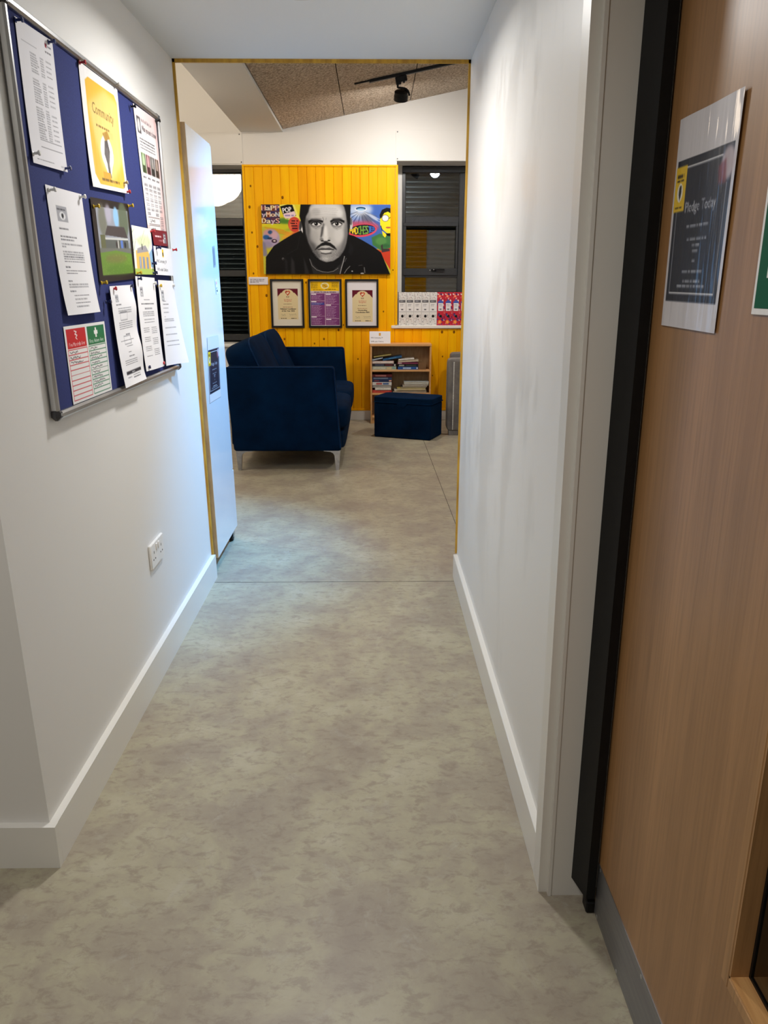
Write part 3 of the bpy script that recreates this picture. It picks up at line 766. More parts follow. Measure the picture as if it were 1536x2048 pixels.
for cy in (BY0, BY1):
    for cs in (BS0, BS1):
        y0, y1 = (cy - 0.003, cy + 0.027) if cy == BY0 else (cy - 0.027, cy + 0.003)
        s0, s1 = (cs - 0.003, cs + 0.027) if cs == BS0 else (cs - 0.027, cs + 0.003)
        k = wall_box(G(), y0, y1, s0, s1, 0.0005, 0.0245, 0.009)
        c = obj('corner_cap', k, 'dark_plastic', nb)
        m0 = wp((y0 + y1) / 2, (s0 + s1) / 2, 0.0243)
        obj('cap_screw', G().lathe(m0, WN, [(0, 0.004), (0.0012, 0.0035), (0.0015, 0.001)], 10), 'steel', c)

def sheet(name, px, paint, label, off=0.0125, m='print', bulge=None, cat='notice', rect=True):
    q = [ws(x, y, off) for x, y in px]
    if rect:      # square the sheet up: keep its mean size and slant
        TL, TR, BR, BL = [np.array(p) for p in q]
        c = (TL + TR + BR + BL) / 4; ex = ((TR - TL) + (BR - BL)) / 4; ey = ((TL - BL) + (TR - BR)) / 4
        q = [c - ex + ey, c + ex + ey, c + ex - ey, c - ex - ey]
    if off < 0.0145: q = [(min(max(p[0], BY0 + fw + 0.0015), BY1 - fw - 0.0015), min(max(p[1], BS0 + fw + 0.0015), BS1 - fw - 0.0015)) for p in q]
    quad = [wp(p[0], p[1], off) for p in q]
    o = print_mesh(name, paint, quad, m, bulge=bulge, normal=WN)
    return tag(o, label, cat)
INK = (52, 52, 58); GREY = (120, 120, 126)
def curl(ax=0.0, ay=0.0, k=0.0):
    return lambda u, v: 0.0008 + ax * u ** 3 * 0.02 + ay * v ** 4 * 0.02 + k * 0.01 * np.sin(math.pi * u) * v
# price-list like table sheet
p = Paint(74, 105, 90, 150, (228, 226, 230))
p.rect(8, 14, 30, 0.5, GREY); p.rect(56, 6, 4, 3, (150, 40, 60)); p.words(61, 7, 9, 1.0, INK); p.words(55, 12, 14, 1.0, INK)
for i in range(34):
    y = 20 + i * 1.9
    if i in (8, 9, 20): continue
    p.words(22, y, 14 + (i % 5), 0.7, INK, 0.8); p.words(42, y, 8, 0.7, INK, 0.7)
    if i % 2 == 0: p.words(54, y, 12, 0.7, INK, 0.7)
p.rect(22, 84, 46, 0.4, INK); p.rect(22, 90, 46, 0.4, INK); p.words(10, 100, 40, 0.8, GREY); p.words(60, 101, 6, 0.8, GREY)
sheet('typed_notice', ((28, 32), (102, 82), (131, 345), (64, 325)), p, 'white typed table sheet pinned in the board corner left of yellow poster', bulge=curl(0.1, 0.15))
# yellow poster in a clear wallet
p = Paint(100, 100, 110, 150, (232, 230, 228))
p.poly([(12, 12), (20, 8), (88, 8), (94, 14), (94, 92), (86, 96), (22, 96), (12, 88)], (226, 178, 62))
p.poly([(12, 30), (60, 10), (94, 14), (94, 70), (60, 92), (34, 80)], (240, 206, 130), 0.8, 6)
p.text('Community', 52, 36, 13, (96, 74, 30), 'c', 56, 0.02)
p.words(30, 44, 40, 2.0, (120, 92, 40)); p.rect(56, 46, 18, 6, (226, 190, 110))
p.ell(52, 66, 17, 15, (236, 232, 226)); p.poly([(40, 76), (52, 92), (64, 76)], (236, 232, 226))
p.poly([(48, 56), (56, 54), (60, 64), (55, 76), (56, 88), (50, 90), (49, 76), (44, 68)], (92, 88, 90)); p.ell(52, 58, 4, 4, (70, 66, 70))
p.poly([(44, 50), (58, 46), (64, 52), (50, 56)], (170, 130, 50)); p.rect(34, 84, 20, 8, (206, 156, 50)); p.words(28, 90, 54, 2.2, (110, 80, 24))
sheet('yellow_poster', ((156, 119), (231, 170), (252, 386), (181, 375)), p, 'yellow community poster in a clear plastic wallet on blue board', m='print_laminate', bulge=curl(0.1, 0.3), cat='poster')
# health and safety law poster
p = Paint(52, 62, 90, 170, (232, 226, 226))
p.poly([(0, 0), (52, 0), (52, 12), (20, 10), (10, 5), (0, 6)], (226, 200, 198), 0.8, 3); p.poly([(46, 0), (52, 0), (52, 62), (36, 62), (40, 50), (48, 44)], (226, 182, 178), 0.8, 3); p.rect(0, 58, 52, 4, (226, 196, 194))
p.rect(4, 5, 8, 8, (70, 66, 70)); p.ell(8, 9, 2.8, 3.2, (200, 196, 196)); p.text('Health and Safety Law', 14, 6.5, 2.6, (60, 54, 56), 'l', 24); p.text('What you need to know', 14, 11, 4.2, (40, 34, 38), 'l', 34, 0, 0.1)
for i in range(4): p.words(6, 15 + i * 1.5, 40, 0.6, INK)
for i, c in enumerate(((90, 110, 70), (110, 66, 70), (74, 70, 66), (88, 68, 56))):
    p.rect(5 + i * 11, 22, 10, 10, c); p.ell(10 + i * 11, 26, 3, 4, tuple(min(v + 80, 255) for v in c), 1, 1.0); p.rect(7 + i * 11, 28, 5, 4, tuple(int(v * 0.6) for v in c)); p.words(5 + i * 11, 33.5, 8, 1.0, INK)
    for j in range(7 - i % 2):
        for k in range(3): p.words(5 + i * 11, 37 + j * 2.4 + k * 0.6, 9, 0.3, INK, 0.9)
for i in (0, 1):
    p.rect(6, 54 + i * 4.2, 30, 3.4, (236, 232, 230)); p.line([(6, 54 + i * 4.2), (36, 54 + i * 4.2), (36, 57.4 + i * 4.2), (6, 57.4 + i * 4.2), (6, 54 + i * 4.2)], 0.3, (90, 70, 70)); p.scrawl(9, 55.8 + i * 4.2, 14, 1.8, INK, 0.5)
    for k in range(4): p.words(38, 53 + i * 4 + k, 10, 0.4, INK)
sheet('law_poster', ((261, 205), (314, 236), (333, 470), (300, 463)), p, 'pink-edged health and safety law poster in the right column of board', m='print_glossy', bulge=curl(0.0, 0.0), cat='poster')
# typed letter with grey logo
def letter(lines, logo, tone=(230, 228, 230), nx=90, ny=150):
    p = Paint(70, 100, nx, ny, tone); lx, ly, lw, lh = logo
    p.rect(lx, ly, lw, lh, (166, 166, 172)); p.words(lx + 1, ly + 2, lw - 2, 1.2, (90, 90, 96)); p.ell(lx + lw / 2, ly + lh * 0.62, lw * 0.28, lh * 0.26, (226, 226, 228)); p.poly([(lx + lw * .4, ly + lh * .5), (lx + lw * .6, ly + lh * .45), (lx + lw * .62, ly + lh * .65), (lx + lw * .5, ly + lh * .82), (lx + lw * .42, ly + lh * .7)], (40, 40, 44))
    for y, x, w, h in lines: p.words(x, y, w, h, INK, 0.85)
    return p
L = [(31, 14, 20, 0.9), (37, 14, 36, 1.1), (39.5, 14, 28, 1.0), (43, 14, 46, 0.8), (45, 14, 8, 0.8)] + [(49 + 1.9 * i, 14, 46, 0.8) for i in range(5)] + [(61, 14, 10, 1.0), (64, 14, 46, 0.8), (66, 14, 24, 0.8), (72, 14, 8, 1.0), (75, 14, 44, 0.8), (77, 14, 44, 0.8), (80.5, 14, 12, 1.0)] + [(84 + 3 * i, 20, 34 - 6 * (i % 2), 0.8) for i in range(4)]
sheet('typed_letter', ((93, 368), (157, 389), (195, 622), (126, 633)), letter(L, (14, 14, 20, 12)), 'white typed letter with grey logo pinned above red and green list', bulge=curl(0.15, 0.4, 0.5))
# photo on black backing
p = Paint(100, 70, 120, 110, (34, 26, 24))
p.rect(10, 7, 84, 57, (138, 144, 150))
p.poly([(10, 7), (94, 7), (94, 36), (10, 36)], (150, 154, 164)); p.ell(24, 18, 10, 14, (110, 110, 92), 0.8, 3); p.ell(80, 16, 14, 16, (90, 100, 78), 0.9, 3); p.ell(40, 12, 8, 8, (176, 170, 186), 0.8, 3); p.ell(60, 14, 7, 9, (140, 186, 224), 1, 2)
p.poly([(26, 30), (34, 22), (80, 22), (88, 32)], (74, 66, 66)); p.rect(26, 32, 62, 1.6, (196, 196, 192)); p.rect(26, 33.6, 62, 8, (92, 96, 92)); p.rect(14, 30, 12, 12, (98, 100, 70))
p.rect(66, 34, 6, 7, (90, 120, 190)); p.rect(58, 34, 2, 8, (210, 206, 200)); p.ell(54, 38, 2, 3, (60, 50, 50)); p.ell(78, 38, 3, 3, (50, 50, 54)); p.rect(10, 41, 84, 5, (110, 112, 104))
p.poly([(10, 45), (50, 43), (94, 46), (94, 64), (10, 64)], (104, 138, 54)); p.ell(50, 50, 30, 4, (124, 108, 70), 0.6, 3); p.ell(60, 60, 40, 5, (86, 122, 44), 0.6, 3)
for i in range(90): p.rect(p.rng.uniform(10, 92), p.rng.uniform(46, 63), 1.2, 0.6, (140, 164, 80), 0.6)
sheet('photograph', ((179, 388), (257, 413), (271, 553), (201, 571)), p, 'landscape photograph of house and lawn on black backing card', m='print_glossy', off=0.0145, cat='photograph')
# watercolour print
p = Paint(70, 48, 80, 90, (224, 226, 214))
for i in range(16):
    x0, y0 = p.rng.uniform(0, 70), p.rng.uniform(0, 20); p.line([(x0, y0), (x0 + p.rng.uniform(-16, 16), y0 + p.rng.uniform(4, 12))], 0.8, (130, 140, 96), 0.7)
p.ell(40, 14, 26, 6, (196, 206, 150), 0.6, 4); p.ell(20, 6, 14, 5, (206, 214, 226), 0.8, 4)
p.poly([(8, 24), (50, 22), (60, 30), (58, 46), (8, 46)], (222, 178, 96)); p.poly([(14, 22), (44, 18), (54, 24), (12, 27)], (150, 146, 150)); p.rect(30, 17, 3, 6, (60, 54, 60))
for x in (18, 30, 44): p.rect(x, 30, 7, 12, (120, 134, 156)); p.line([(x + 3.5, 30), (x + 3.5, 42)], 0.6, (232, 230, 226))
p.poly([(56, 26), (70, 20), (70, 40), (60, 40)], (140, 176, 206)); p.rect(0, 42, 70, 6, (168, 190, 96))
sheet('watercolour_print', ((263, 450), (301, 458), (309, 549), (271, 549)), p, 'small watercolour print of a yellow house under branches', off=0.0165, cat='picture')
# maroon card
p = Paint(60, 16, 70, 30, (122, 28, 40)); p.words(10, 6, 26, 1.6, (226, 196, 200)); p.words(22, 10, 16, 1.4, (180, 120, 128)); p.rect(42, 3, 10, 10, (120, 110, 118)); p.rect(39, 9, 3, 4, (232, 226, 228)); p.line([(44, 5), (50, 5)], 0.8, (226, 222, 224)); p.line([(44, 8), (50, 8)], 0.8, (226, 222, 224)); p.line([(44, 5), (44, 12)], 0.8, (226, 222, 224))
sheet('maroon_card', ((303, 458), (333, 463), (338, 493), (308, 490)), p, 'small maroon card with white print under the law poster', off=0.0150, m='print_glossy', cat='card')
# wifi card
p = Paint(60, 26, 110, 60, (226, 226, 230)); p.rect(27, 2, 5, 7, (226, 188, 40)); p.rect(28, 5, 3, 3, (40, 34, 20))
p.text('Wifi: Community_W', 6, 14.5, 4.2, (40, 40, 46), 'l', 34); p.text('Wifi code: Civilians', 6, 22, 4.0, (40, 40, 46), 'l', 36)
sheet('wifi_card', ((306, 492), (342, 498), (346, 552), (313, 549)), p, 'white wifi card pinned over the board frame beside watercolour', off=0.0235, cat='card', rect=True)
# fire marshal / first aider list
p = Paint(100, 68, 150, 140, (232, 230, 228))
for x, c, t, names in ((4, (196, 32, 44), 'Fire Marshals Are:', 3), (52, (22, 112, 70), 'First Aiders Are:', 9)):
    p.rect(x, 3, 44, 17, c); p.text(t, x + 22, 18.2, 5.0, (240, 236, 232), 'c', 36)
    if x == 4: p.line([(22, 5), (27, 6), (23, 8), (28, 9), (24, 11), (27, 12.5)], 1.0, (240, 236, 232))
    else: p.rect(72, 4.5, 3.2, 9, (240, 236, 232)); p.rect(69, 7.2, 9.2, 3.4, (240, 236, 232))
    for i in range(10):
        y = 21 + i * 4.4; p.line([(x, y), (x + 44, y), (x + 44, y + 4.4), (x, y + 4.4), (x, y)], 0.7, c)
        if i < names: p.scrawl(x + 3, y + 2.4, 18 + (i * 5) % 12, 2.2, (44, 42, 48), 0.55)
sheet('marshal_list', ((127, 654), (208, 642), (225, 782), (147, 813)), p, 'laminated red and green fire marshal and first aider list', m='print_glossy', cat='notice')
# three long sheets along the lower right of the board
L = [(18, 12, 16, 1.0)] + [(22 + 2.2 * i, 16, 42, 0.7) for i in range(3)] + [(36 + 2 * i, 14, 46, 0.7) for i in range(4)] + [(48, 30, 14, 1.0), (54, 12, 44, 0.7), (60, 26, 20, 0.8), (66, 28, 10, 0.8), (70, 28, 18, 0.9)] + [(74 + 2 * i, 14, 42, 0.7) for i in range(3)]
p = letter(L, (12, 9, 9, 7)); p.rect(12, 85, 48, 3.5, (56, 54, 60)); p.words(30, 86.3, 10, 0.9, (220, 220, 224)); p.words(14, 91, 14, 0.7, INK); p.words(32, 90, 26, 0.7, INK); p.words(32, 92.5, 26, 0.7, INK)
p.line([(20, 26), (40, 26), (40, 34), (20, 34), (20, 26)], 0.4, GREY); p.line([(22, 50), (42, 50), (42, 58), (22, 58), (22, 50)], 0.4, GREY)
sheet('policy_sheet', ((218, 572), (263, 570), (285, 757), (245, 777)), p, 'wavy printed sheet with a dark bar near its foot', bulge=lambda u, v: 0.001 + 0.006 * np.sin(v * 7.0) ** 2 * u + 0.01 * v ** 3, off=0.0215)
L = [(24, 22, 24, 0.8), (28, 12, 50, 1.4), (33, 22, 30, 1.2)] + [(37 + 2 * i, 14, 46, 0.8) for i in range(3)] + [(45, 16, 42, 0.8), (48, 16, 42, 0.8)] + [(54 + 2 * i, 10, 22, 0.7) for i in range(16) if i % 5 < 3] + [(54 + 2 * i, 38, 24, 0.7) for i in range(16) if i % 6 < 4]
sheet('policy_sheet', ((269, 553), (308, 555), (323, 733), (290, 742)), letter(L, (12, 11, 10, 10)), 'printed sheet with two text columns between the wavy and blown sheets', bulge=curl(0.1, 0.3, 0.4), off=0.0175)
L = [(24, 12, 16, 0.8), (27.5, 12, 26, 0.9), (32, 12, 24, 0.8), (37, 12, 24, 0.8), (42, 14, 4, 0.8)] + [(45 + 2 * i, 12, 42, 0.6) for i in range(2)] + [(55, 12, 46, 0.6), (63, 12, 46, 0.6), (71, 12, 48, 0.6), (76, 14, 46, 0.6)]
sheet('policy_sheet', ((310, 560), (345, 562), (378, 716), (327, 732)), letter(L, (9, 12, 11, 12)), 'printed sheet with its lower corner blown out past the board frame', bulge=lambda u, v: 0.0105 + 0.035 * u ** 2 * v ** 1.5, off=0.0135, rect=False)

def pin(px, py, col, label, base=0.0135):
    y, s_ = ws(px, py, 0.018); p0 = wp(y, s_, base)
    d = WN + np.array([0, 0.12, 0.10])
    g_ = G().lathe(p0, d, [(0, 0.0055), (0.0018, 0.0055), (0.003, 0.0028), (0.011, 0.0032), (0.013, 0.0058), (0.016, 0.0060), (0.0172, 0.0045)], 12)
    o = obj('push_pin', g_, 'pin_' + col, None, p0)
    tag(o, label, 'push pin', 'push pins on the notice board')
PINS = [(33, 40, 'blue', 'blue push pin in upper outer corner of the typed table sheet'), (99, 84, 'blue', 'blue push pin in table sheet corner nearest the yellow poster'),
        (68, 307, 'white', 'clear push pin in the lower outer corner of typed table sheet'), (131, 337, 'blue', 'blue push pin in the lower inner corner of typed table sheet'),
        (161, 125, 'red', 'red push pin in top corner of yellow poster wallet'), (230, 170, 'silver', 'silver push pin in top corner of yellow poster nearest law poster'),
        (252, 384, 'red', 'red push pin in bottom corner of yellow poster wallet'), (247, 366, 'silver', 'silver push pin just above the red one on yellow poster'),
        (100, 380, 'white', 'white push pin in outer top corner of the typed letter'), (161, 394, 'white', 'white push pin in top corner of letter nearest the photograph'),
        (189, 413, 'yellow', 'yellow push pin on photograph card beside the typed letter'), (258, 412, 'yellow', 'yellow push pin on photograph card under the yellow poster'), (205, 566, 'yellow', 'yellow push pin at the foot of the photograph card'),
        (263, 213, 'black', 'black push pin in law poster corner nearest yellow poster'), (313, 242, 'black', 'black push pin in law poster corner by the frame'),
        (275, 546, 'yellow', 'yellow push pin at the foot of the watercolour print'), (305, 527, 'navy', 'navy push pin in side edge of watercolour beside wifi card'), (307, 546, 'navy', 'navy push pin in the bottom corner of watercolour print'),
        (302, 463, 'red', 'red push pin between watercolour print and maroon card'), (309, 496, 'navy', 'navy push pin in wifi card corner beside the watercolour'), (342, 500, 'red', 'red push pin in wifi card corner over the frame'),
        (224, 578, 'red', 'red push pin in top corner of wavy printed sheet'), (258, 573, 'navy', 'navy push pin in wavy sheet corner under the photograph'), (213, 604, 'navy', 'navy push pin stuck in bare blue felt by wavy sheet'),
        (275, 558, 'navy', 'navy push pin in top corner of the two-column sheet'), (305, 567, 'white', 'white push pin in top corner of the two-column sheet'), (293, 735, 'navy', 'navy push pin at the foot of the two-column sheet'),
        (316, 572, 'yellow', 'yellow push pin in top corner of the blown-out sheet'), (342, 571, 'white', 'white push pin in blown-out sheet corner by the frame'), (322, 727, 'red', 'red push pin at the foot of the blown-out sheet')]
for px, py, c, lb in PINS:
    pin(px, py, c, lb, 0.024 if (px, py) in ((309, 496), (342, 500)) else 0.0150)

# ---- double socket
c4 = [ws(x, y, 0.008) for x, y in ((300, 1090), (325, 1066), (328, 1112), (304, 1142))]
y0 = (c4[0][0] + c4[3][0]) / 2; y1 = (c4[1][0] + c4[2][0]) / 2; s1 = (c4[0][1] + c4[1][1]) / 2; s0 = (c4[2][1] + c4[3][1]) / 2
so = thing('double_socket', 'white double mains socket on the corridor wall below notice board', 'socket', wp((y0 + y1) / 2, s0, 0))
obj('face_plate', wall_box(G(), y0, y1, s0, s1, 0.0, 0.010, 0.003), 'socket_white', so)
ym = (y0 + y1) / 2; sm = (s0 + s1) / 2; hw = (y1 - y0) / 2
for sg in (-1, 1):
    r = obj('rocker_switch', wall_box(G(), ym + sg * 0.012 - 0.007, ym + sg * 0.012 + 0.007, sm + 0.010, sm + 0.034, 0.009, 0.0135, 0.002), 'socket_white', so)
    cyy = ym + sg * hw * 0.56
    obj('earth_slot', wall_box(G(), cyy - 0.002, cyy + 0.002, sm + 0.006, sm + 0.015, 0.009, 0.0104), 'socket_hole', so)
    for q in (-1, 1):
        obj('pin_slot', wall_box(G(), cyy + q * 0.011 - 0.0035, cyy + q * 0.011 + 0.0035, sm - 0.016, sm - 0.011, 0.009, 0.0104), 'socket_hole', so)

# ---- oak door standing open on the right
DX, DY0, DY1, DZ1 = 0.481, 0.42, 1.362, 2.08
door = sempty('door_1', (DX, DY1, 0))
VY0, VY1, VZ0, VZ1 = 0.60, 0.809, 0.432, 1.72      # hole for the vision panel (inside the beading)
T = 0.054
g = G()
g.box(DX, DX + T, VY1, DY1, 0.008, DZ1); g.box(DX, DX + T, DY0, VY0, 0.008, DZ1)
g.box(DX, DX + T, VY0, VY1, 0.008, VZ0); g.box(DX, DX + T, VY0, VY1, VZ1, DZ1)
obj('door_leaf', g, 'oak', door)
bw = 0.019
for a, mm in (((VY1, VY1 + bw, VZ0 - bw, VZ1 + bw), 'oak_mid'), ((VY0 - bw, VY0, VZ0 - bw, VZ1 + bw), 'oak_mid'), ((VY0, VY1, VZ0 - bw, VZ0), 'oak_mid'), ((VY0, VY1, VZ1, VZ1 + bw), 'oak_pale_h')):
    obj('glazing_bead', G().box(DX - 0.004, DX, *a, 0.0015), mm, door)
for a, mm in (((VY1 - 0.003, VY1, VZ0, VZ1), 'oak_mid'), ((VY0, VY0 + 0.003, VZ0, VZ1), 'oak_mid'), ((VY0, VY1, VZ0, VZ0 + 0.003), 'oak_pale_h'), ((VY0, VY1, VZ1 - 0.003, VZ1), 'oak_pale_h')):
    obj('reveal_lining', G().box(DX - 0.003, DX + T + 0.003, *a), mm, door)
for a in ((VY1 - 0.0075, VY1 - 0.003, VZ0 + 0.003, VZ1), (VY0 + 0.003, VY0 + 0.0075, VZ0 + 0.003, VZ1), (VY0 + 0.007, VY1 - 0.007, VZ0 + 0.003, VZ0 + 0.0075), (VY0 + 0.007, VY1 - 0.007, VZ1 - 0.0075, VZ1 - 0.003)):
    obj('glazing_gasket', G().box(DX + 0.022, DX + 0.031, *a), 'black_plastic', door)
obj('glass_pane', G().box(DX + 0.024, DX + 0.029, VY0 + 0.004, VY1 - 0.004, VZ0 + 0.004, VZ1 - 0.004), 'glass', door)
kp = obj('kick_plate', G().box(DX - 0.0015, DX, DY0 + 0.01, DY1 - 0.004, 0.010, 0.139), 'kick_steel', door)
for yy, zz in ((1.346, 0.131), (1.338, 0.016), (1.083, 0.131), (1.20, 0.016), (0.82, 0.131), (0.95, 0.016)):
    obj('screw', G().lathe((DX - 0.0012, yy, zz), (-1, 0, 0), [(0, 0.0042), (0.001, 0.0036), (0.0014, 0.001)], 10), 'steel', kp)
# black finger guard across the hinge gap
fg = [(0.441, 1.416), (0.457, 1.352), (0.476, 1.352), (0.481, 1.372), (0.470, 1.376), (0.462, 1.366), (0.447, 1.417)]
obj('finger_guard', G().prism([(a, b_, 0.05) for a, b_ in fg], [(a, b_, CZ - 0.08) for a, b_ in fg]), 'black_plastic', door)
obj('pivot_seal', G().box(0.463, 0.485, 1.362, 1.395, 0.001, 0.03, 0.003), 'black_matt', door)
obj('hinge_lipping', G().box(DX + 0.001, DX + T, DY1, DY1 + 0.004, 0.008, DZ1), 'oak', door)

# laminated poster on the door (pixels give its corners on the door face)
def door_quad(px): return [on_x(x, y, DX - 0.002) for x, y in px]
def pledge_paint(nx, ny):
    p = Paint(70, 100, nx, ny, (206, 202, 206))
    p.rect(3, 20, 64, 67, (26, 32, 48))
    p.line([(7, 24), (56, 24)], 0.7, (206, 206, 210)); p.line([(7, 24), (7, 83), (63, 83), (63, 36)], 0.7, (206, 206, 210))
    p.ell(62, 28, 7, 7, (196, 180, 186), 0.9, 1.5); p.poly([(52, 28), (60, 26), (62, 36), (54, 36)], (120, 56, 70), 0.8, 1.0)
    p.rect(2, 23, 14, 21, (224, 184, 38)); p.words(4, 26.5, 10, 1.6, (60, 46, 14)); p.words(4, 29, 10, 0.9, (80, 62, 18)); p.ell(9, 35, 3.6, 4.4, (236, 232, 222)); p.poly([(8, 32), (10.5, 31.5), (11, 35), (9.5, 39), (8.2, 37), (7.4, 35)], (30, 26, 24)); p.words(4, 41.5, 10, 1.0, (60, 46, 14))
    p.text('Pledge Today', 36, 45, 7.0, (196, 198, 206), 'c', 36)
    p.words(22, 51, 30, 1.3, (150, 154, 164)); p.words(24, 57, 26, 1.3, (140, 144, 154)); p.words(31, 60, 10, 1.3, (140, 144, 154)); p.words(32, 62.6, 8, 1.3, (140, 144, 154)); p.words(33, 67, 5, 1.3, (140, 144, 154))
    p.words(22, 72, 28, 1.3, (150, 154, 164)); p.words(24, 76.5, 24, 1.3, (150, 154, 164)); p.words(17, 79, 38, 1.2, (150, 154, 164))
    return p
o = print_mesh('laminated_poster', pledge_paint(140, 190), door_quad(((1363, 240), (1495, 172), (1430, 667), (1324, 650))), 'print_laminate', bulge=lambda u, v: 0.0012 + 0.0007 * np.sin(u * 9) * (1 - v) + 0.001 * u ** 2 * (1 - v))
tag(o, 'laminated dark pledge poster stuck on the oak door', 'poster')
sg = thing('green_sign', 'green sign with white border on the oak door', 'sign', (DX - 0.002, 0.92, 1.296))
obj('backing', G().box(DX - 0.003, DX - 0.0002, 0.845, 0.995, 1.296, 1.496, 0.0006), 'paper', sg)
obj('green_field', G().box(DX - 0.0036, DX - 0.003, 0.851, 0.988, 1.304, 1.489), 'green_sign', sg)
obj('pictogram', G().box(DX - 0.0040, DX - 0.0036, 0.90, 0.965, 1.34, 1.44), 'paper', sg)

# ================================================================== LOUNGE THINGS
# ---- tall white cabinet on castors behind the opening
CXF = -0.748
def cabx(d, z): return CXF + d + LEAN * (z - 0.1)
def cab_bar(d0, d1, y0, y1, z0, z1):
    b = [(cabx(d0, z0), y0, z0), (cabx(d1, z0), y0, z0), (cabx(d1, z0), y1, z0), (cabx(d0, z0), y1, z0)]
    t = [(cabx(d0, z1), y0, z1), (cabx(d1, z1), y0, z1), (cabx(d1, z1), y1, z1), (cabx(d0, z1), y1, z1)]
    return G().prism(b, t)
cab = thing('tall_cabinet', 'tall glossy white cabinet on castors just behind the corridor opening', 'cabinet', (-1.05, 3.72, 0))
CZ0, CZ1, CY0, CY1 = 0.085, 1.972, 3.452, 3.945
obj('side_panel', cab_bar(-0.018, 0, CY0 + 0.004, CY1, CZ0, CZ1), 'cab_white', cab)
obj('side_panel', cab_bar(-0.60, -0.582, CY0 + 0.004, CY1, CZ0, CZ1), 'cab_white', cab)
obj('back_panel', cab_bar(-0.60, -0.001, CY0, CY0 + 0.004, CZ0, CZ1 + 0.003), 'mdf', cab)
obj('top_panel', cab_bar(-0.582, -0.018, CY0 + 0.004, CY1, CZ1 - 0.02, CZ1), 'cab_white', cab)
obj('bottom_panel', cab_bar(-0.582, -0.018, CY0 + 0.004, CY1, CZ0, CZ0 + 0.02), 'cab_white', cab)
obj('door', cab_bar(-0.598, -0.001, CY1 + 0.002, CY1 + 0.022, 0.405, CZ1 - 0.006), 'cab_white', cab)
obj('drawer', cab_bar(-0.598, 0.0, CY1 + 0.002, CY1 + 0.030, CZ0, 0.395), 'cab_white', cab)
for cx, cyy in ((-0.035, CY1 + 0.028), (-0.565, CY1 + 0.028), (-0.07, CY0 + 0.09), (-0.53, CY0 + 0.09)):
    if True:
        x = CXF + cx
        w = obj('castor', G().cyl((x - 0.011, cyy, 0.028), (x + 0.011, cyy, 0.028), 0.028, n=20), 'rubber', cab)
        h_ = G().box(x - 0.016, x - 0.013, cyy - 0.02, cyy + 0.02, 0.025, 0.08); h_.box(x + 0.013, x + 0.016, cyy - 0.02, cyy + 0.02, 0.025, 0.08); h_.box(x - 0.022, x + 0.022, cyy - 0.024, cyy + 0.024, 0.078, 0.085)
        obj('castor_fork', h_, 'steel', w)
        obj('brake_pedal', G().box(x - 0.012, x + 0.012, cyy + 0.022, cyy + 0.05, 0.045, 0.053, 0.002), 'steel', w)
def cab_pt(px, py, off): return hit(px, py, (CXF + off, 0, 0.1), (1, 0, -LEAN))
def cab_quad(px, off=0.0015): return [cab_pt(x, y, off) for x, y in px]
def squared(q):
    TL, TR, BR, BL = q; c = sum(q) / 4; ex = ((TR - TL) + (BR - BL)) / 4; ey = ((TL - BL) + (TR - BR)) / 4
    return [c - ex + ey, c + ex + ey, c + ex - ey, c - ex - ey]
q = squared(cab_quad(((413, 678), (438, 667), (441, 796), (421, 803))))
tag(print_mesh('laminated_poster', pledge_paint(60, 140), q, 'print_glossy', normal=WN), 'laminated dark pledge poster stuck on the white cabinet side', 'poster')
p = Paint(10, 20, 12, 30, (150, 154, 164)); p.rect(2, 2, 6, 16, (120, 124, 134))
tag(print_mesh('magnetic_badge', p, squared(cab_quad(((425, 493), (429, 491), (432, 533), (428, 535)))), 'print_glossy', normal=WN), 'small grey badge high on the white cabinet side', 'badge')
p = Paint(10, 20, 14, 40, (224, 222, 228)); p.rect(2, 3, 6, 4, (214, 150, 150)); p.words(2, 11, 6, 1.2, INK); p.rect(3, 14, 4, 3, (60, 60, 66))
tag(print_mesh('white_label', p, squared(cab_quad(((430, 560), (434, 558), (437, 587), (433, 589)))), 'print', normal=WN), 'small white label below the grey badge on cabinet', 'label')

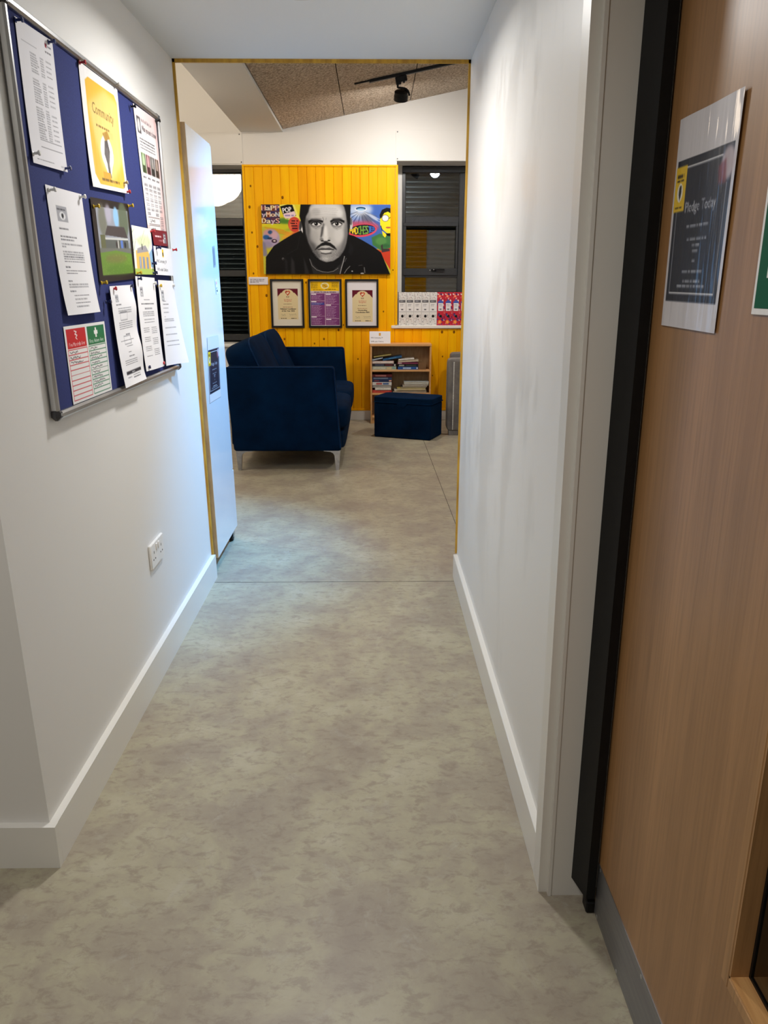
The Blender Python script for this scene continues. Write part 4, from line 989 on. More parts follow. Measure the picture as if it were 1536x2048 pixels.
# ---- navy velvet sofa, facing right, seen end-on
sofa = thing('sofa', 'navy blue velvet three-seat sofa on slim metal legs', 'sofa', (-0.67, 6.6, 0))
SY0, SY1 = 5.60, 7.62
SXB, SXF = -1.085, -0.262
for y0_, y1_ in ((SY0, SY0 + 0.13), (SY1 - 0.13, SY1)):
    g = G()
    prof = []
    x0, x1, z0, z1, r = SXB + 0.035, SXF + 0.012, 0.15, 0.768, 0.022
    # side outline: front edge leans a little, corners eased
    for (cx, cz, a0) in ((SXF - 0.03 - r, z1 - r, 0), (SXB + r, z1 - r, 90), (SXB + 0.035 + r, z0 + r, 180), (SXF + 0.014 - r, z0 + r, 270)):
        for k in range(5):
            a = math.radians(a0 + 90 * k / 4); prof.append((cx + r * math.cos(a), cz + r * math.sin(a)))
    n = len(prof); cxm = sum(a for a, b_ in prof) / n; czm = sum(b_ for a, b_ in prof) / n
    rings = []
    e = 0.02
    for yy, inset in ((y0_, e), (y0_ + e * 0.35, e * 0.3), (y0_ + e, 0), (y1_ - e, 0), (y1_ - e * 0.35, e * 0.3), (y1_, e)):
        rings.append([(cxm + (a - cxm) * (1 - inset / 0.4), yy, czm + (b_ - czm) * (1 - inset / 0.31)) for a, b_ in prof])
    v = [p_ for rg in rings for p_ in rg]; f = []
    for j in range(len(rings) - 1):
        for i in range(n): f.append((j * n + i, (j + 1) * n + i, (j + 1) * n + (i + 1) % n, j * n + (i + 1) % n))
    f += [tuple(range(n)), tuple(range((len(rings) - 1) * n, len(rings) * n))[::-1]]
    arm = obj('arm', g.add(v, f), 'velvet', sofa)
    yy = y0_ + 0.006 if y0_ == SY0 else y1_ - 0.006
    pth = [(a * 0.985 + cxm * 0.015, y0_ + 0.004, b_ * 0.985 + czm * 0.015) for a, b_ in prof[:10]]
    obj('piping', G().tube([(prof[-1][0] - 0.006, y0_ + 0.006, prof[-1][1])] + [(a, y0_ + 0.007, b_) for a, b_ in prof[:10]], 0.005, 6), 'velvet_piping', arm)
obj('base_frame', G().box(SXB + 0.04, SXF - 0.03, SY0 + 0.12, SY1 - 0.12, 0.15, 0.30, 0.02), 'velvet', sofa)
obj('backrest', G().box(SXB, SXB + 0.17, SY0 + 0.125, SY1 - 0.125, 0.15, 0.79, 0.03), 'velvet', sofa)
L3 = (SY1 - SY0 - 0.26) / 2
for i in range(2):
    yc = SY0 + 0.13 + L3 * (i + 0.5)
    M = Matrix.Translation((-0.915, yc, 0.66)) @ Matrix.Rotation(math.radians(-24), 4, 'Y')
    cu = obj('back_cushion', G().cushion((0, 0, 0), (0.125, L3 / 2 - 0.006, 0.29), 0.34, 36, 22, M), 'velvet', sofa)
    rim = [(0.095, (L3 / 2 - 0.02) * math.copysign(abs(math.cos(t)) ** 0.34, math.cos(t)), 0.278 * math.copysign(abs(math.sin(t)) ** 0.34, math.sin(t))) for t in np.linspace(0, 2 * math.pi, 49)]
    obj('piping', G().tube([tuple(M @ Vector(r_)) for r_ in rim], 0.006, 6), 'velvet_piping', cu)
    sc = obj('seat_cushion', G().cushion(((-0.85 - 0.205) / 2 + 0.01, yc, 0.375), (0.325, L3 / 2 - 0.003, 0.095), 0.30, 36, 18), 'velvet', sofa)
# rolled front valance of the seat, with care tag
obj('front_rail', G().cushion((-0.268, (SY0 + SY1) / 2, 0.205), (0.045, (SY1 - SY0) / 2 - 0.128, 0.085), 0.4, 24, 14), 'velvet', sofa)
obj('care_tag', G().box(-0.204, -0.198, 6.02, 6.045, 0.40, 0.435, 0.001), 'paper', sofa)
for lx, ex in ((SXB + 0.045, 1), (SXF + 0.005, -1)):
    for yy in (SY0 + 0.03, SY1 - 0.065):
        # flat bracket leg: top plate with a curved drop to a tapering foot
        out = [(0, 0.152), (0.125, 0.152), (0.125, 0.144), (0.075, 0.140), (0.053, 0.128), (0.044, 0.11), (0.036, 0.0), (0.012, 0.0)]
        prof = [(lx + ex * a, b_) for a, b_ in out]
        if ex < 0: prof = prof[::-1]
        obj('leg', G().prism([(a, yy + 0.03, b_) for a, b_ in prof], [(a, yy, b_) for a, b_ in prof]), 'steel', sofa)

# ---- navy velvet storage ottoman
ot = np.array([-0.010, 6.965]); dirx = np.array([0.512, -0.214]); Lx = np.linalg.norm(dirx); ang = math.atan2(dirx[1], dirx[0])
ott = thing('ottoman', 'navy velvet storage ottoman with hinged lid by the bookcase', 'ottoman', (ot[0], ot[1], 0), None, ang)
D = 0.34
obj('box_body', G().box(0.004, Lx - 0.004, 0.004, D - 0.004, 0.0, 0.318, 0.010), 'velvet', ott)
lid = obj('lid', G().cushion((Lx / 2, D / 2, 0.345), (Lx / 2 + 0.004, D / 2 + 0.004, 0.028), 0.16, 36, 14), 'velvet', ott)
obj('lid_piping', G().tube([(0.006, 0.0, 0.322), (Lx - 0.006, 0.0, 0.322)], 0.005, 8).tube([(Lx, 0.006, 0.322), (Lx, D - 0.006, 0.322)], 0.005, 8), 'velvet', lid)
tabp = [(Lx / 2 - 0.045 + 0.045 - 0.05 * math.cos(t), 0.33 - 0.045 * math.sin(t)) for t in np.linspace(0, math.pi, 12)]
obj('pull_tab', G().prism([(a, -0.006, b_) for a, b_ in tabp], [(a, -0.001, b_) for a, b_ in tabp]), 'velvet', lid)

# ---- bookcase
BX0, BX1, BYF, BYB, BT = -0.041, 0.566, 7.665, 7.878, 0.788
bc = thing('bookcase', 'low beech bookcase with three shelves against the yellow boards', 'bookcase', ((BX0 + BX1) / 2, 7.77, 0))
t = 0.016
obj('side_panel', G().box(BX0 + 0.002, BX0 + 0.002 + t, BYF, BYB, 0, BT - 0.022, 0.001), 'beech', bc)
obj('side_panel', G().box(BX1 - 0.002 - t, BX1 - 0.002, BYF, BYB, 0, BT - 0.022, 0.001), 'beech', bc)
obj('top_panel', G().box(BX0, BX1, BYF - 0.004, BYB, BT - 0.022, BT, 0.002), 'beech', bc)
for z in (0.527, 0.297, 0.06): obj('shelf', G().box(BX0 + 0.0185, BX1 - 0.0185, BYF + 0.002, BYB - 0.006, z - 0.008, z + 0.010, 0.001), 'beech', bc)
obj('back_panel', G().box(BX0 + 0.0185, BX1 - 0.0185, BYB - 0.005, BYB - 0.001, 0.03, BT - 0.023), 'mdf', bc)
obj('plinth', G().box(BX0 + 0.0185, BX1 - 0.0185, BYF + 0.01, BYF + 0.024, 0, 0.05), 'beech', bc)

# ---- books: cover (boards and spine) and page block
def book(px, col, label, cx=None, depth=0.15, strips=(), tilt=0.0, z0=None, pages=False, group='books on the bookcase', nm='book'):
    x0, x1, zt = px[0], px[1], px[2]; h_ = zt - z0; W_ = x1 - x0
    m_ = 'cover_%d_%d_%d' % col
    if m_ not in MATS: mat(m_, col, 0.45, col2=tuple(int(v * 0.88) for v in col), nscale=30)
    y0_ = BYF + 0.008 + rb.uniform(0, 0.012)
    t = thing(nm, label, nm, (x0, y0_, z0), group)
    M = Matrix.Translation((x0, y0_, z0)) @ Matrix.Rotation(-tilt, 4, 'Y')
    ct = min(0.0025, h_ * 0.16)
    c = G()
    c.box(0, W_, 0, depth, 0, ct, 0, M); c.box(0, W_, 0, depth, h_ - ct, h_, 0, M)
    if pages: pg = (0.002, W_ - 0.002, 0.003, depth - 0.003, ct, h_ - ct)
    else:
        c.box(0, W_, 0, ct, ct, h_ - ct, 0, M); pg = (0.003, W_ - 0.003, ct, depth - 0.004, ct, h_ - ct)
    co = obj('cover', c, m_, t)
    obj('page_block', G().box(*pg, 0, M), 'pages', t)
    for (a, b_, sc_) in strips:
        s_ = 'cover_%d_%d_%d' % sc_
        if s_ not in MATS: mat(s_, sc_, 0.5, col2=tuple(int(v * 0.9) for v in sc_), nscale=40)
        obj('spine_panel', G().box(W_ * a, W_ * b_, -0.0006, 0.0002, h_ * 0.22, h_ * 0.78, 0, M), s_, co)
rb = random.Random(3)
def bx(c): return on_y(735 + c / 9.31, 740, BYF + 0.01)[0]
def bz(c): return on_y(800, 690 + c / 9.31, BYF + 0.01)[2]
S1, S2 = 0.5378, 0.3078
def stack(z, rows):
    for (a, b_, th, col, label, strips, pages, dep) in rows:
        x0, x1 = max(bx(a), BX0 + 0.021), bx(b_)
        book((x0, x1, z + th - 0.0003), col, label, strips=strips, z0=z, pages=pages, depth=dep); z += th
    return z
WHT = (226, 222, 214)
zl = stack(S1, [(75, 535, 0.032, (178, 186, 168), 'pale green book at the bottom of upper shelf left pile', ((0.05, 0.55, (206, 208, 190)), (0.6, 0.8, (214, 196, 150)), (0.84, 0.97, (140, 180, 178))), False, 0.15),
                (78, 540, 0.027, (34, 28, 32), 'black book with maroon panel on upper shelf left pile', ((0.12, 0.48, (70, 76, 100)), (0.54, 0.84, (96, 36, 42)), (0.9, 0.96, (220, 216, 208))), False, 0.15),
                (78, 490, 0.027, (206, 178, 172), 'pinkish white book on upper shelf left pile', ((0.03, 0.96, (228, 216, 206)),), False, 0.145)])
zr = stack(S1, [(565, 942, 0.028, (36, 84, 158), 'bright blue book at the bottom of upper shelf middle pile', ((0.25, 0.65, (170, 196, 226)), (0.92, 0.98, (220, 220, 222))), False, 0.15),
                (568, 942, 0.027, (24, 28, 26), 'black book above the bright blue one on upper shelf', ((0.05, 0.3, (176, 180, 164)), (0.4, 0.9, (60, 74, 66))), False, 0.15),
                (562, 940, 0.016, (126, 46, 78), 'slim plum book on upper shelf middle pile', ((0.02, 0.2, (220, 200, 200)),), False, 0.15)])
def loose(a0, b0, za, th, tilt, col, label, strips=(), pages=False, dep=0.14):
    x0, x1 = max(bx(a0), BX0 + 0.022), bx(b0)
    book((x0, x0 + (x1 - x0) / math.cos(tilt), za + th), col, label, strips=strips, z0=za, pages=pages, depth=dep, tilt=tilt)
loose(82, 285, zl + 0.001, 0.013, 0.20, (150, 164, 180), 'grey paperback tilted on top of upper shelf left pile', ((0.1, 0.9, (186, 196, 208)),))
loose(290, 640, zl + 0.001, 0.018, 0.17, (34, 92, 140), 'blue paperback tilted at edge of upper shelf left pile', ((0.3, 0.7, (70, 130, 176)),))
loose(120, 440, zl + 0.032, 0.010, 0.14, (170, 158, 96), 'ochre paperback lying crooked above the grey paperback', ())
loose(570, 950, zr + 0.001, 0.016, 0.045, (214, 196, 168), 'cream paperback tilted on top of upper shelf middle pile', (), True)
loose(578, 868, zr + 0.020, 0.011, 0.07, (236, 232, 224), 'thin white booklet tilted above the cream paperback', ())
book((bx(950), bx(1090), 0.610), (126, 92, 58), 'brown card-bound book standing upright at end of upper shelf', z0=S1, depth=0.03)
zz = stack(S2, [(75, 450, 0.028, (186, 56, 48), 'red book at the bottom of lower shelf left pile', ((0.05, 0.9, (206, 84, 70)),), False, 0.15),
                (140, 440, 0.024, (226, 222, 212), 'white book above the red one on lower shelf', ((0.05, 0.95, (236, 232, 222)),), False, 0.14),
                (90, 442, 0.024, (168, 164, 162), 'grey book in the middle of lower shelf left pile', ((0.06, 0.94, (196, 192, 186)),), False, 0.14),
                (82, 450, 0.031, (220, 216, 212), 'white book with red lettering on lower shelf left pile', ((0.2, 0.5, (190, 90, 90)), (0.55, 0.85, (80, 110, 160))), False, 0.15),
                (90, 455, 0.026, (30, 46, 86), 'navy book on lower shelf left pile', ((0.1, 0.35, (120, 60, 70)), (0.85, 0.98, (226, 170, 140))), False, 0.15),
                (92, 455, 0.024, (44, 66, 106), 'slate blue book near top of lower shelf left pile', ((0.05, 0.8, (120, 136, 160)),), False, 0.15),
                (82, 460, 0.026, (96, 30, 34), 'dark red book on top of lower shelf left pile', ((0.15, 0.7, (170, 110, 106)),), False, 0.15)])
zz = S2
for k, (a, b_, th, col, lb) in enumerate(((470, 1110, 0.016, (70, 66, 62), 'dark magazine at the bottom of the lower shelf magazine pile'), (500, 1100, 0.014, (226, 220, 206), 'pale magazine second from bottom of the magazine pile'), (552, 1090, 0.018, (206, 186, 92), 'yellow magazine low in the lower shelf magazine pile'),
                                          (620, 1100, 0.013, (60, 56, 50), 'black magazine in the middle of the magazine pile'), (660, 1115, 0.014, (216, 206, 196), 'cream magazine in the middle of the magazine pile'), (690, 1142, 0.016, (220, 222, 222), 'white magazine second from top of magazine pile'), (682, 1160, 0.018, (206, 218, 220), 'glossy pale magazine on top of the magazine pile'))):
    book((bx(a), min(bx(b_), BX1 - 0.022), zz + th - 0.0003), col, lb, z0=zz, pages=True, depth=0.16, group='magazines on the bookcase', nm='magazine'); zz += th
# wifi card leaning on top of the bookcase
p = Paint(60, 28, 100, 50, (232, 230, 234)); p.rect(27, 4, 5, 6, (206, 150, 60)); p.text('WiFi: Community_W', 4, 16, 4.2, (70, 66, 70), 'l', 34); p.text('WiFi code: Civilians', 4, 24.5, 4.2, (70, 66, 70), 'l', 36)
ca = on_y(739, 664, 7.70)[0]; cb = on_y(781, 664, 7.70)[0]
card = print_mesh('wifi_card', p, [(ca, 7.728, 0.906), (cb, 7.728, 0.906), (cb, 7.692, BT + 0.002), (ca, 7.692, BT + 0.002)], 'print'); tag(card, 'white folded wifi card standing on top of the bookcase', 'card')
obj('card_fold', G().prism([(ca, 7.7285, 0.906), (ca, 7.765, BT + 0.001), (ca, 7.7655, BT + 0.001), (ca, 7.729, 0.906)], [(cb, 7.7285, 0.906), (cb, 7.765, BT + 0.001), (cb, 7.7655, BT + 0.001), (cb, 7.729, 0.906)]), 'paper', card)

# ---- grey armchair at the right edge of the opening
ac = thing('armchair', 'grey velvet armchair with pale nailhead trim beside the ottoman', 'armchair', (1.05, 7.4, 0))
AX0, AX1, AY0, AY1 = 0.668, 1.42, 7.02, 7.78
def soft_box(x0, x1, y0, y1, z0, z1, e=0.12): return G().cushion(((x0 + x1) / 2, (y0 + y1) / 2, (z0 + z1) / 2), ((x1 - x0) / 2, (y1 - y0) / 2, (z1 - z0) / 2), e, 40, 20)
for y0_, y1_ in ((AY0, AY0 + 0.13), (AY1 - 0.13, AY1)):
    xa = AX0 if y0_ == AY0 else AX0 + 0.085
    a_ = obj('arm', soft_box(xa, AX1, y0_, y1_, 0.04, 0.705, 0.10), 'velvet_grey', ac)
    yo = y0_ - 0.0035 if y0_ == AY0 else y1_ + 0.0035
    obj('outer_panel', G().box(xa + 0.058, AX1 - 0.03, yo - 0.003, yo + 0.004, 0.05, 0.685, 0.003), 'velvet_grey', a_)
    nl = G(); z = 0.06
    while z < 0.68:
        nl.lathe((xa + 0.056, y0_ + 0.001 if y0_ == AY0 else y1_ - 0.001, z), (0, -1 if y0_ == AY0 else 1, 0), [(0, 0.0062), (0.008, 0.0058), (0.0105, 0.002)], 8); z += 0.0135
    o = obj('nailhead_trim', nl, 'pin_white', a_); o['kind'] = 'stuff'
obj('backrest', soft_box(AX1 - 0.15, AX1, AY0 + 0.12, AY1 - 0.12, 0.06, 0.70, 0.14), 'velvet_grey', ac)
obj('seat_frame', G().box(AX0 + 0.09, AX1 - 0.14, AY0 + 0.12, AY1 - 0.12, 0.06, 0.27, 0.02), 'velvet_grey', ac)
obj('seat_cushion', G().cushion(((AX0 + 0.06 + AX1 - 0.14) / 2, 7.4, 0.345), ((AX1 - AX0 - 0.22) / 2, (AY1 - AY0) / 2 - 0.132, 0.08), 0.3, 32, 16), 'velvet_grey', ac)
for x, y in ((AX0 + 0.02, AY0 + 0.005), (AX1 - 0.09, AY0 + 0.005), (AX0 + 0.10, AY1 - 0.085), (AX1 - 0.09, AY1 - 0.085)):
    obj('foot', G().box(x, x + 0.09, y, y + 0.08, 0, 0.043, 0.003), 'kick_steel', ac)

# ---- lever arch files on the sill
def file_paint(kind):
    p = Paint(15, 66, 34, 130, (226, 224, 222) if kind == 0 else (196, 44, 62))
    r = random.Random(7 + kind)
    if kind == 0:
        for i in range(70):
            y = r.choice((r.uniform(1, 14), r.uniform(44, 65))); x = r.uniform(0.5, 14)
            p.line([(x, y), (x + r.uniform(-1.5, 1.5), y + r.uniform(-2, 2))], 0.5, r.choice(((90, 88, 92), (120, 118, 122), (180, 130, 130))))
        p.rect(1.2, 15.5, 12, 5, (92, 92, 96)); p.words(3, 17, 8, 1.6, (190, 190, 194)); p.rect(1, 22, 12.6, 16, (232, 230, 230))
        p.words(3, 24, 8, 0.8, INK); p.words(3, 26.5, 7, 0.8, GREY); p.rect(5, 33, 4, 2.6, (110, 110, 114)); p.line([(1, 38.6), (14, 38.6)], 0.35, GREY)
    else:
        for i in range(60):
            p.ell(r.uniform(0, 15), r.uniform(0, 66), r.uniform(0.8, 2.4), r.uniform(0.6, 1.6), r.choice(((52, 62, 136), (232, 226, 222), (206, 52, 70), (226, 96, 96), (44, 48, 110))), 1, 0, r.uniform(0, 3))
        p.ell(5, 8, 2.6, 2.6, (240, 120, 90)); p.ell(5, 8, 1, 1, (250, 200, 160)); p.poly([(1.5, 19), (7, 15), (12.5, 19), (12.5, 21.5), (1.5, 21.5)], (74, 92, 176))
        p.rect(2.4, 21.5, 9.6, 15.5, (230, 226, 230)); p.words(4, 24, 6, 0.8, INK); p.words(4, 26.5, 6, 0.8, GREY); p.rect(5, 32.5, 4, 2.4, (110, 106, 116))
        for a in range(6): p.ell(6 + 2.2 * math.cos(a), 59 + 2.4 * math.sin(a), 1.6, 1.6, (240, 140, 60))
        p.ell(6, 59, 1.2, 1.2, (250, 200, 120))
    return p
XF = [on_y(797 + 15.25 * i, 651, 7.892)[0] for i in range(10)]
FZ = 0.9555
for i in range(9):
    kind = 0 if i < 5 else 1
    lb = ('white doodle-patterned lever arch file at the yellow wall end of sill', 'second white doodle-patterned file from the yellow wall end of sill', 'third white doodle-patterned file, the middle one of five on sill', 'fourth white doodle-patterned file from the yellow wall end of sill', 'white doodle-patterned file standing against the first floral file',
          'red floral file standing against the last white doodle-patterned file', 'second red floral file from the white files on sill', 'third red floral file from the white files on sill', 'fourth red floral file from the white files, partly behind corridor wall')[i]
    x0, x1 = XF[i] + 0.0008, XF[i + 1] - 0.0008
    t = thing('lever_arch_file', lb, 'file', ((x0 + x1) / 2, 8.0, FZ), 'white doodle files on the sill' if kind == 0 else 'floral files on the sill')
    mname = 'file_white' if kind == 0 else 'file_red'
    if mname not in MATS: mat(mname, (222, 220, 218) if kind == 0 else (176, 44, 66), 0.45, col2=(206, 204, 204) if kind == 0 else (64, 62, 130), nscale=60)
    b = G().box(x0, x1, 7.893, 7.897, FZ, FZ + 0.320); b.box(x0, x0 + 0.003, 7.897, 8.165, FZ, FZ + 0.320); b.box(x1 - 0.003, x1, 7.897, 8.165, FZ, FZ + 0.320)
    obj('cover', b, mname, t)
    obj('paper_block', G().box(x0 + 0.006, x1 - 0.016, 7.93, 8.15, FZ + 0.002, FZ + 0.30), 'paper', t)
    sp = print_mesh('spine_print', file_paint(kind), [(x0, 7.8925, FZ + 0.320), (x1, 7.8925, FZ + 0.320), (x1, 7.8925, FZ), (x0, 7.8925, FZ)], 'print_glossy', t)
    zc = FZ + 0.320 * (1 - 47.5 / 66); xc = (x0 + x1) / 2
    obj('finger_hole', G().lathe((xc, 7.8923, zc), (0, -1, 0), [(0, 0.0115), (0.0008, 0.0115), (0.0009, 0.002)], 20), 'black_matt', t)
    ring = G().tube([(xc + 0.0125 * math.cos(a), 7.8915, zc + 0.0125 * math.sin(a)) for a in np.linspace(0, 2 * math.pi, 21)], 0.0012, 6)
    obj('finger_ring', ring, 'dark_plastic', t)

# ================================================================== PICTURES ON THE YELLOW WALL
YP = YF - 0.0135
# ---- large portrait canvas. Design units are those of an enlarged crop: x 70..1432, y 98..832
p = Paint(1362, 734, 420, 226, (196, 190, 60), (70, 98))
def P(*a, **k): p.poly(*a, **k)
K = (14, 13, 14)
# left background: swirling yellow, green, orange
P([(70, 98), (520, 98), (520, 330), (70, 330)], (226, 208, 44))
p.ell(330, 300, 120, 60, (92, 140, 50), 0.9, 22); p.ell(240, 330, 140, 40, (214, 206, 40), 0.9, 14); p.ell(300, 270, 60, 30, (70, 120, 46), 0.7, 14)
for k in range(14): p.line([(90 + k * 6, 330 + k * 4), (250 + k * 14, 350 + k * 7), (430, 410 + k * 5)], 9, ((232, 200, 30), (150, 160, 40), (240, 160, 40), (222, 90, 40))[k % 4], 0.55, 4)
p.ell(360, 420, 90, 30, (238, 160, 50), 0.8, 16, -0.4); p.ell(440, 390, 60, 22, (220, 90, 60), 0.8, 12, -0.4)
# lettering block
p.rect(70, 98, 195, 200, (56, 40, 66))
LC = ((196, 110, 96), (226, 206, 196), (232, 226, 170), (206, 120, 110), (150, 120, 180), (226, 150, 90), (232, 170, 90), (120, 160, 190), (240, 220, 140), (236, 210, 120), (160, 110, 170), (214, 96, 70))
for r_, row in enumerate(('HaPP', 'yMoN', 'DayS')):
    for c_, ch in enumerate(row):
        x_ = 74 + 48 * c_; y_ = 160 + 66 * r_
        p.rect(x_ - 2, y_ - 58, 48, 66, ((90, 50, 70), (40, 36, 60), (120, 60, 40), (60, 50, 90))[(r_ + c_) % 4])
        p.text(ch, x_ + 22, y_, 72, (246, 238, 220), 'c', 40, 0, 3); p.text(ch, x_ + 22, y_ - 2, 66, LC[r_ * 4 + c_], 'c', 32)
# tilted pop panel and red badge
P([(262, 112), (300, 100), (420, 98), (470, 240), (380, 262), (320, 250)], (240, 232, 120), 0.9, 6)
P([(270, 120), (352, 100), (400, 104), (436, 214), (340, 250), (302, 214)], K, 1, 2)
P([(300, 196), (420, 168), (434, 206), (410, 232), (340, 246), (308, 232)], (232, 206, 214), 1, 2)
p.text('POP', 346, 180, 74, (240, 236, 240), 'c', 92, -0.18, 2); p.words(318, 205, 104, 16, (150, 130, 180))
p.ell(415, 306, 66, 78, (206, 66, 52), 1, 4); p.ell(412, 290, 44, 46, (224, 96, 70), 0.7, 14)
for y_, x_ in ((262, 384), (288, 372), (314, 376), (340, 390)): p.words(x_, y_, 78, 15, (44, 18, 22))
p.ell(372, 330, 14, 40, (240, 130, 80), 0.7, 10)
# face fragment at lower left
p.ell(165, 450, 92, 96, (176, 158, 188), 1, 10); p.ell(140, 390, 60, 34, (206, 150, 150), 0.8, 14); p.ell(112, 440, 34, 24, (40, 90, 150), 1, 8); p.ell(156, 388, 24, 20, (46, 84, 130), 1, 6); p.ell(200, 418, 34, 36, (214, 170, 180), 0.8, 12)
p.ell(196, 480, 30, 20, (60, 40, 56), 1, 4); p.ell(198, 478, 14, 8, (226, 214, 214), 1, 3); p.ell(120, 520, 56, 40, (150, 140, 170), 0.8, 16); p.ell(150, 452, 26, 12, (30, 50, 80), 0.9, 6)
P([(70, 480), (100, 500), (120, 640), (70, 640)], (132, 126, 156), 0.9, 10)
# right background: blue sky, burst of light
P([(990, 98), (1432, 98), (1432, 560), (990, 560)], (66, 104, 184))
p.ell(1110, 150, 130, 70, (196, 210, 232), 0.9, 30)
for k in range(22):
    a = math.pi * (0.12 + 0.76 * k / 21); r_ = 150 + 90 * ((k * 7) % 5) / 4
    p.line([(1118 + 40 * math.cos(a), 165 + 30 * math.sin(a)), (1118 + r_ * math.cos(a) * 1.2, 165 + r_ * math.sin(a))], 9, (224, 230, 240) if k % 3 else (88, 92, 108), 0.6, 4)
p.ell(1118, 146, 62, 24, (240, 244, 250), 1, 8); p.ell(1118, 142, 52, 18, (30, 70, 110), 1, 3); p.ell(1118, 150, 42, 11, (150, 196, 230), 1, 4)
p.ell(1180, 250, 70, 40, (84, 84, 96), 0.7, 18, 0.5); p.ell(1250, 230, 60, 16, (206, 212, 224), 0.7, 10, 0.6)
p.ell(1120, 330, 190, 60, (190, 76, 100), 0.9, 22)
p.ell(1130, 368, 156, 68, (226, 74, 92), 1, 4, -0.1); p.ell(1130, 362, 140, 54, (26, 22, 40), 1, 2, -0.1)
for ch, x_, c_, hgt in zip('MADCHESTER', (1014, 1044, 1070, 1100, 1128, 1154, 1182, 1210, 1234, 1256), ((238, 206, 50),) * 3 + ((90, 150, 60), (120, 170, 60), (110, 160, 70), (120, 170, 80)) + ((60, 110, 200),) * 3, (60, 86, 104, 116, 122, 120, 112, 96, 76, 54)):
    p.text(ch, x_, 362 + hgt * 0.40 - (x_ - 1130) * 0.08, hgt * 1.08, c_, 'c', 30, 0, 2)
# comic yellow face with round glasses at the right edge
P([(1230, 440), (1320, 400), (1432, 430), (1432, 580), (1330, 580), (1240, 520)], (66, 120, 66), 1, 6)
p.ell(1330, 480, 60, 40, (96, 150, 80), 0.7, 14); p.ell(1380, 530, 50, 20, (50, 96, 60), 0.7, 10)
P([(1320, 250), (1340, 190), (1400, 160), (1432, 164), (1432, 400), (1392, 396), (1346, 356), (1322, 310)], (246, 226, 40), 1, 2)
P([(1322, 250), (1316, 206), (1340, 154), (1390, 132), (1432, 138), (1432, 190), (1404, 172), (1366, 186), (1342, 222)], K, 1, 2)
p.ell(1376, 240, 38, 36, K); p.ell(1376, 240, 34, 32, (240, 234, 238)); p.line([(1410, 244), (1432, 232)], 6, K); p.line([(1318, 222), (1342, 234)], 6, K)
p.ell(1408, 338, 28, 9, (190, 96, 70)); p.line([(1330, 320), (1350, 400), (1370, 430)], 6, K); P([(1340, 370), (1392, 410), (1374, 444), (1350, 420)], (246, 226, 40)); P([(1378, 400), (1432, 396), (1432, 430), (1396, 424)], K)
P([(1268, 560), (1330, 580), (1432, 550), (1432, 790), (1330, 620)], (206, 66, 40), 1, 3); P([(1328, 530), (1346, 512), (1352, 560), (1420, 560), (1424, 584), (1340, 600)], (66, 54, 58), 1, 2)
# ears
p.ell(488, 335, 26, 80, (190, 188, 188), 1, 4, 0.12); p.ell(480, 318, 15, 52, (60, 58, 60), 1, 5, 0.12); p.ell(494, 372, 12, 34, (226, 224, 224), 1, 4)
p.ell(1008, 290, 22, 70, (196, 194, 194), 1, 4, -0.1); p.ell(1012, 274, 12, 40, (90, 88, 92), 1, 5)
# hair and head
P([(500, 380), (990, 380), (980, 560), (900, 700), (744, 730), (600, 700), (520, 520)], K, 1, 3)
P([(486, 98), (1012, 98), (1006, 230), (1002, 330), (984, 440), (540, 460), (505, 400), (494, 300), (470, 220)], K, 1, 3)
FACE = [(566, 176), (584, 120), (606, 90), (922, 90), (944, 126), (960, 190), (972, 290), (976, 400), (962, 500), (930, 580), (880, 650), (820, 690), (744, 704), (672, 676), (610, 600), (560, 500), (534, 400), (528, 300), (540, 220)]
P(FACE, (150, 149, 149), 1, 8)
P([(600, 140), (630, 90), (890, 90), (926, 150), (940, 300), (930, 420), (890, 520), (820, 560), (690, 560), (620, 480), (590, 380), (580, 260)], (190, 189, 188), 1, 22)
p.ell(740, 150, 160, 66, (212, 211, 210), 0.9, 24); p.ell(890, 190, 36, 40, (222, 221, 220), 0.7, 18); p.ell(640, 180, 50, 40, (176, 175, 175), 0.8, 18)
for y_, x0_, x1_ in ((140, 610, 860), (158, 600, 880), (178, 610, 870), (200, 640, 850)): p.line([(x0_, y_ + 6), ((x0_ + x1_) / 2, y_ - 4), (x1_, y_ + 2)], 3, (146, 145, 146), 0.55, 3)
p.line([(716, 232), (724, 262)], 6, (96, 95, 97), 0.8, 4); p.line([(752, 238), (748, 262)], 5, (120, 119, 120), 0.7, 4)
# side shading
P([(528, 250), (560, 240), (590, 420), (650, 580), (700, 660), (660, 670), (590, 580), (540, 440)], (76, 75, 77), 0.75, 20)
P([(976, 300), (958, 260), (940, 440), (900, 560), (850, 640), (900, 640), (950, 550), (976, 420)], (96, 95, 97), 0.7, 20)
p.ell(620, 430, 48, 70, (172, 171, 171), 0.8, 22); p.ell(880, 420, 50, 80, (206, 205, 204), 0.8, 22)
# brows
P([(560, 270), (600, 248), (660, 250), (722, 268), (716, 288), (650, 276), (600, 284), (566, 300)], (20, 19, 20), 1, 5); P([(792, 270), (830, 244), (890, 240), (946, 268), (942, 292), (890, 268), (830, 272), (800, 290)], (20, 19, 20), 1, 5)
p.ell(640, 250, 66, 12, (110, 109, 110), 0.7, 8); p.ell(870, 244, 60, 10, (110, 109, 110), 0.7, 8)
